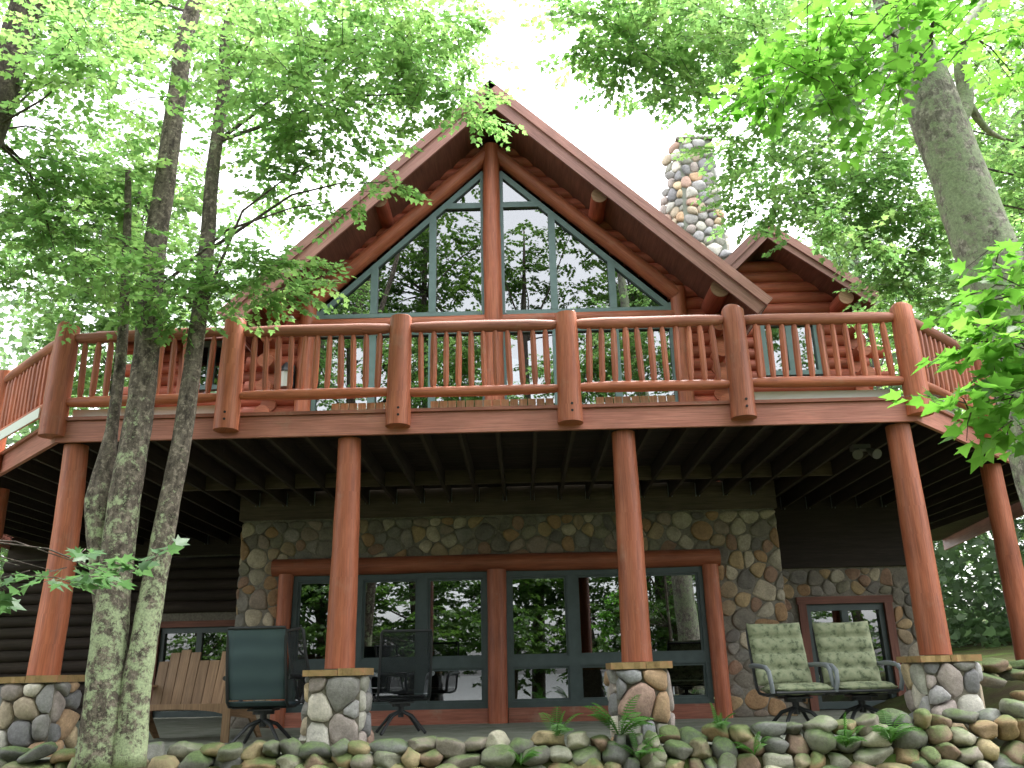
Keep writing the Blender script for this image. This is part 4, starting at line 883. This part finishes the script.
SHORE = [(-12.6, -11.5, 7, 2.8, 0.2, 26, 'low bushy shore tree mirrored in the low door of the left wing'), (11.8, -11.5, 7, 2.8, 0.2, 24, 'low bushy shore tree mirrored in the low door behind the green chairs'), (-6.2, -12, 6.5, 2.6, 0.28, 20, 'low bushy shore tree mirrored in the leftmost basement panes'), (-3.2, -12.6, 6.8, 2.4, 0.28, 20, 'low bushy shore tree mirrored in the basement panes left of the middle log'), (-0.2, -12, 6.2, 2.2, 0.3, 18, 'low bushy shore tree mirrored by the middle log of the basement windows'), (2.4, -12.8, 6.6, 2.3, 0.28, 16, 'low bushy shore tree mirrored in the basement panes right of the middle log'), (5.2, -12, 6.4, 2.4, 0.28, 20, 'low bushy shore tree mirrored in the rightmost basement panes'), (-7.5, -13, 20, 3.2, 0.12, 80, 'dark leafy shore tree mirrored at the left side of the gable glass'), (-3.2, -15, 22, 3.2, 0.12, 84, 'tall shore tree mirrored left of the king post'), (0.8, -16, 20, 2.6, 0.1, 56, 'slender shore tree mirrored right of the king post'), (5.2, -15, 21, 2.8, 0.08, 60, 'shore tree mirrored at the right side of the gable glass'), (9.5, -14, 17, 3, 0.12, 60, 'spreading shore tree mirrored in the lower right panes'), (-12, -14, 18, 3.2, 0.12, 60, 'spreading shore tree mirrored in the lower left panes')]
maple = thing('maple_tree', (-3.15, -1.35, -.75), 'lichen-covered multi-stemmed maple rising in front of the deck\'s left end', 'tree', 'maples around the house')
trunk(maple, [([(-3.03, -1.35, 0.01), (-3.06, -1.35, 0.59), (-3.1, -1.33, 1.22), (-3.13, -1.28, 2.17), (-3.11, -1.25, 2.81), (-3.13, -1.2, 3.61), (-3.22, -1.1, 4.71), (-3.22, -1.05, 5.54), (-3.25, -0.95, 6.72), (-3.24, -0.85, 7.88), (-2.85, -0.7, 9.5), (-2.6, -0.5, 12)], [0.19, 0.16, 0.14, 0.13, 0.125, 0.115, 0.108, 0.102, 0.095, 0.09, 0.085, 0.03])], M['bark'])
trunk(maple, [([(-2.8, -1.37, 0.01), (-2.81, -1.35, 0.66), (-2.79, -1.3, 1.3), (-2.74, -1.25, 2.16), (-2.7, -1.22, 2.81), (-2.69, -1.15, 3.82), (-2.7, -1.1, 4.7), (-2.76, -1.0, 5.68), (-2.75, -0.95, 6.7), (-2.77, -0.9, 7.75), (-2.3, -0.8, 9.5), (-2.1, -0.7, 11)], [0.135, 0.115, 0.102, 0.092, 0.085, 0.078, 0.072, 0.068, 0.063, 0.058, 0.05, 0.02])], M['bark'])
trunk(maple, [([(-3.17, -1.3, 1.15), (-3.32, -1.25, 1.65), (-3.39, -1.2, 2.19), (-3.39, -1.15, 2.85), (-3.42, -1.1, 3.65), (-3.55, -1.0, 4.77), (-3.67, -0.95, 5.74)], [0.07, 0.065, 0.12, 0.055, 0.05, 0.042, 0.03])], M['bark'])
crown(maple, rt, CL_MAPLE, 'crown', .072, M['maple'], along([(-3.11, -1.25, 2.81), (-3.13, -1.2, 3.61), (-3.22, -1.1, 4.71), (-3.22, -1.05, 5.54), (-3.25, -0.95, 6.72), (-3.24, -0.85, 7.88), (-2.85, -0.7, 9.5), (-2.6, -0.5, 12)], 4.2, 10)+along([(-2.7, -1.22, 2.81), (-2.69, -1.15, 3.82), (-2.7, -1.1, 4.7), (-2.76, -1.0, 5.68), (-2.75, -0.95, 6.7), (-2.77, -0.9, 7.75), (-2.3, -0.8, 9.5), (-2.1, -0.7, 11)], 4.0, 9.4), limb_r=.02, nl=16, limb_p=.45)
old = thing('maple_tree', (-5.35, -3, -.7), 'thick dark tree trunk leaning in at the top left corner of the photo', 'tree', 'maples around the house')
trunk(old, [([(-5.35,-3.0,-.7),(-5.0,-2.8,1.5),(-4.72,-2.4,3.6),(-4.5,-2.0,5.5),(-4.33,-2.0,7.0),(-4.1,-1.8,9),(-3.8,-1.6,12)], [.25,.18,.165,.15,.14,.11,.05])], M['bark_dark'])
crown(old, rt, CL_OLD, 'crown', .074, M['maple'], [(-4.5,-2,5.5),(-4.3,-2,7.2),(-4.1,-1.8,9)], limb_r=.02, nl=16)
birch = thing('maple_tree', (4.1, -3, -.65), 'stout pale lichen-spotted tree trunk leaning at the upper right of the photo', 'tree', 'maples around the house')
trunk(birch, [([(4.10,-3,-.65),(4.02,-3,.6),(3.95,-3,1.8),(3.88,-3,3.0),(3.74,-3,4.1),(3.60,-3,5.2),(3.48,-3,6.2),(3.20,-2.9,7.6),(3.00,-2.7,9.6),(2.90,-2.5,12)], [.31,.26,.235,.22,.2,.18,.165,.14,.1,.03]),
              ([(3.69, -3.0, 4.47), (3.94, -2.95, 4.82), (4.01, -2.9, 5.29), (4.2, -2.8, 5.72), (4.6, -2.6, 6.26)], [0.08, 0.062, 0.052, 0.045, 0.03]), ([(3.95, -2.95, 4.87), (4.12, -2.85, 4.67), (4.35, -2.7, 4.66)], [0.04, 0.025, 0.01]), ([(3.36, -3.05, 5.19), (3.13, -3.15, 4.84), (2.87, -3.3, 4.55), (2.63, -3.4, 4.26)], [0.04, 0.024, 0.018, 0.008])], M['bark_pale'])
crown(birch, rt, CL_BIRCH, 'crown', .1, M['maple_near'], [(3.7,-3,5.2),(3.58,-3,6.2),(4.05,-2.8,6.5),(3.3,-2.9,7.6)], limb_r=.022)
sap = thing('maple_sapling', (3.95, -4.9, -.75), 'young maple whose large bright leaves hang at the right edge before the deck', 'tree', 'maple saplings')
trunk(sap, [([(3.95,-4.9,-.75),(3.9,-4.9,.8),(3.85,-4.85,2.2),(3.85,-4.8,3.2),(3.95,-4.7,4.0)], [.05,.042,.034,.02,.006])], M['bark_dark'])
crown(sap, rt, CL_SAP, 'crown', .095, M['maple_near'], [(3.87,-4.88,1.6),(3.85,-4.85,2.2),(3.85,-4.8,3.1)], limb_r=.01, spl=.22, nl=8, limb_p=1)
sap2 = thing('maple_sapling', (-3.9, -3.6, -.8), 'young maple reaching a leafy twig in from the left edge, before the left pier', 'tree', 'maple saplings')
trunk(sap2, [([(-3.95,-3.6,-.8),(-3.9,-3.6,.6),(-3.85,-3.6,1.6),(-3.9,-3.55,2.2)], [.035,.03,.02,.006])], M['bark_dark'])
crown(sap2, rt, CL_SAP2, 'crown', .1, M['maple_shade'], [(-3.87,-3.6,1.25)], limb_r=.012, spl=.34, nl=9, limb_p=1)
big = thing('maple_tree', (8.6, 1.2, .3), 'tall broad maple whose crown fills the upper right behind the pale trunk', 'tree', 'maples around the house')
trunk(big, [([(8.6,1.2,.2),(8.5,1.2,3),(8.3,1.1,6),(8.0,1,9),(7.7,.9,12),(7.4,.8,15)], [.34,.28,.24,.2,.13,.04])], M['bark_dark'])
crown(big, rt, CL_BIG, 'crown', .074, M['maple'], along([(8.5,1.2,3),(8.3,1.1,6),(8.0,1,9),(7.7,.9,12)], 3.2, 11, 14), limb_r=.016, nl=16, limb_p=.3)
for i, (x, y, h, q, lab) in enumerate(FARTREES):
    t = thing('forest_tree', (x, y, ground_h(x, y)-.1), lab, 'tree', 'trees beyond the house'); z0 = ground_h(x, y)-.1
    trunk(t, [([(x,y,z0),(x+.1,y,z0+h*.4),(x,y+.1,z0+h*.75),(x,y,z0+h)], [.2,.16,.1,.02])], M['bark_dark'], n=10)
    cl = []
    for k in range(int(h*2.2)):
        u = rt.uniform(.12, 1); a = rt.uniform(0, 6.28); w_ = q*(1.05-u)**.6*rt.uniform(.35, 1); cl.append((x+math.cos(a)*w_, y+math.sin(a)*w_, z0+h*u, 1.1, 1.1, .7, 26))
    con = i % 3 == 1
    crown(t, rt, cl, 'crown', .2 if con else .17, M['conifer' if con else 'far_tree'], [(x,y,z0+h*.3),(x,y,z0+h*.55),(x,y,z0+h*.8)], 'needle' if con else 'maple', .8, 14, twigs=False)
for i, (x, y, h, q, lo, dens, lab) in enumerate(SHORE):
    z0 = ground_h(x, y)-.1; t = thing('shore_tree', (x, y, z0), lab, 'tree', 'shore trees reflected in the windows')
    trunk(t, [([(x,y,z0),(x+.15,y,z0+h*.35),(x-.1,y,z0+h*.7),(x,y,z0+h)], [.26,.2,.13,.03])], M['bark_dark'], n=10)
    cl = []
    for k in range(dens):
        u = rt.uniform(lo, 1); a = rt.uniform(0, 6.28); w_ = q*math.sin(math.pi*min(1, .3+.58*(1-u)))**.7*rt.uniform(.2, 1); cl.append((x+math.cos(a)*w_, y+math.sin(a)*w_, z0+h*u, 1.0, 1.0, .45, 17))
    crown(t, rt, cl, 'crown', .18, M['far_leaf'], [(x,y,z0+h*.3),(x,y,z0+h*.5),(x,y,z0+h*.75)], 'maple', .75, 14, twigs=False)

# the woods that close the view behind the house and along both sides: one uncountable mass
L = Leaves('maple'); rw = random.Random(9)
for _ in range(120000):
    a = rw.choice((rw.uniform(-1.45, -.35), rw.uniform(.35, 1.5))); dist = rw.uniform(26, 42); x, y = math.sin(a)*dist, math.cos(a)*dist-2; gz = ground_h(x, y)
    cell = math.sin(x*.55)*math.cos(y*.5+1)+math.sin(x*.21+y*.33); z = gz+rw.random()**1.5*(16+3*cell)
    L.add((x+rw.gauss(0,.4), y+rw.gauss(0,.4), z), (rw.gauss(0,1), rw.gauss(0,1), rw.gauss(-.2,.5)), (rw.gauss(0,.6), rw.gauss(0,.6)-.3, .8), rw.uniform(.22, .48), min(1, max(0, .5+.25*cell+rw.gauss(0,.2))))
w_ = L.build('woods', M['woods'], None); w_['kind'] = 'stuff'; tag(w_, 'mass of green woods closing the view behind and beside the house', 'woods')
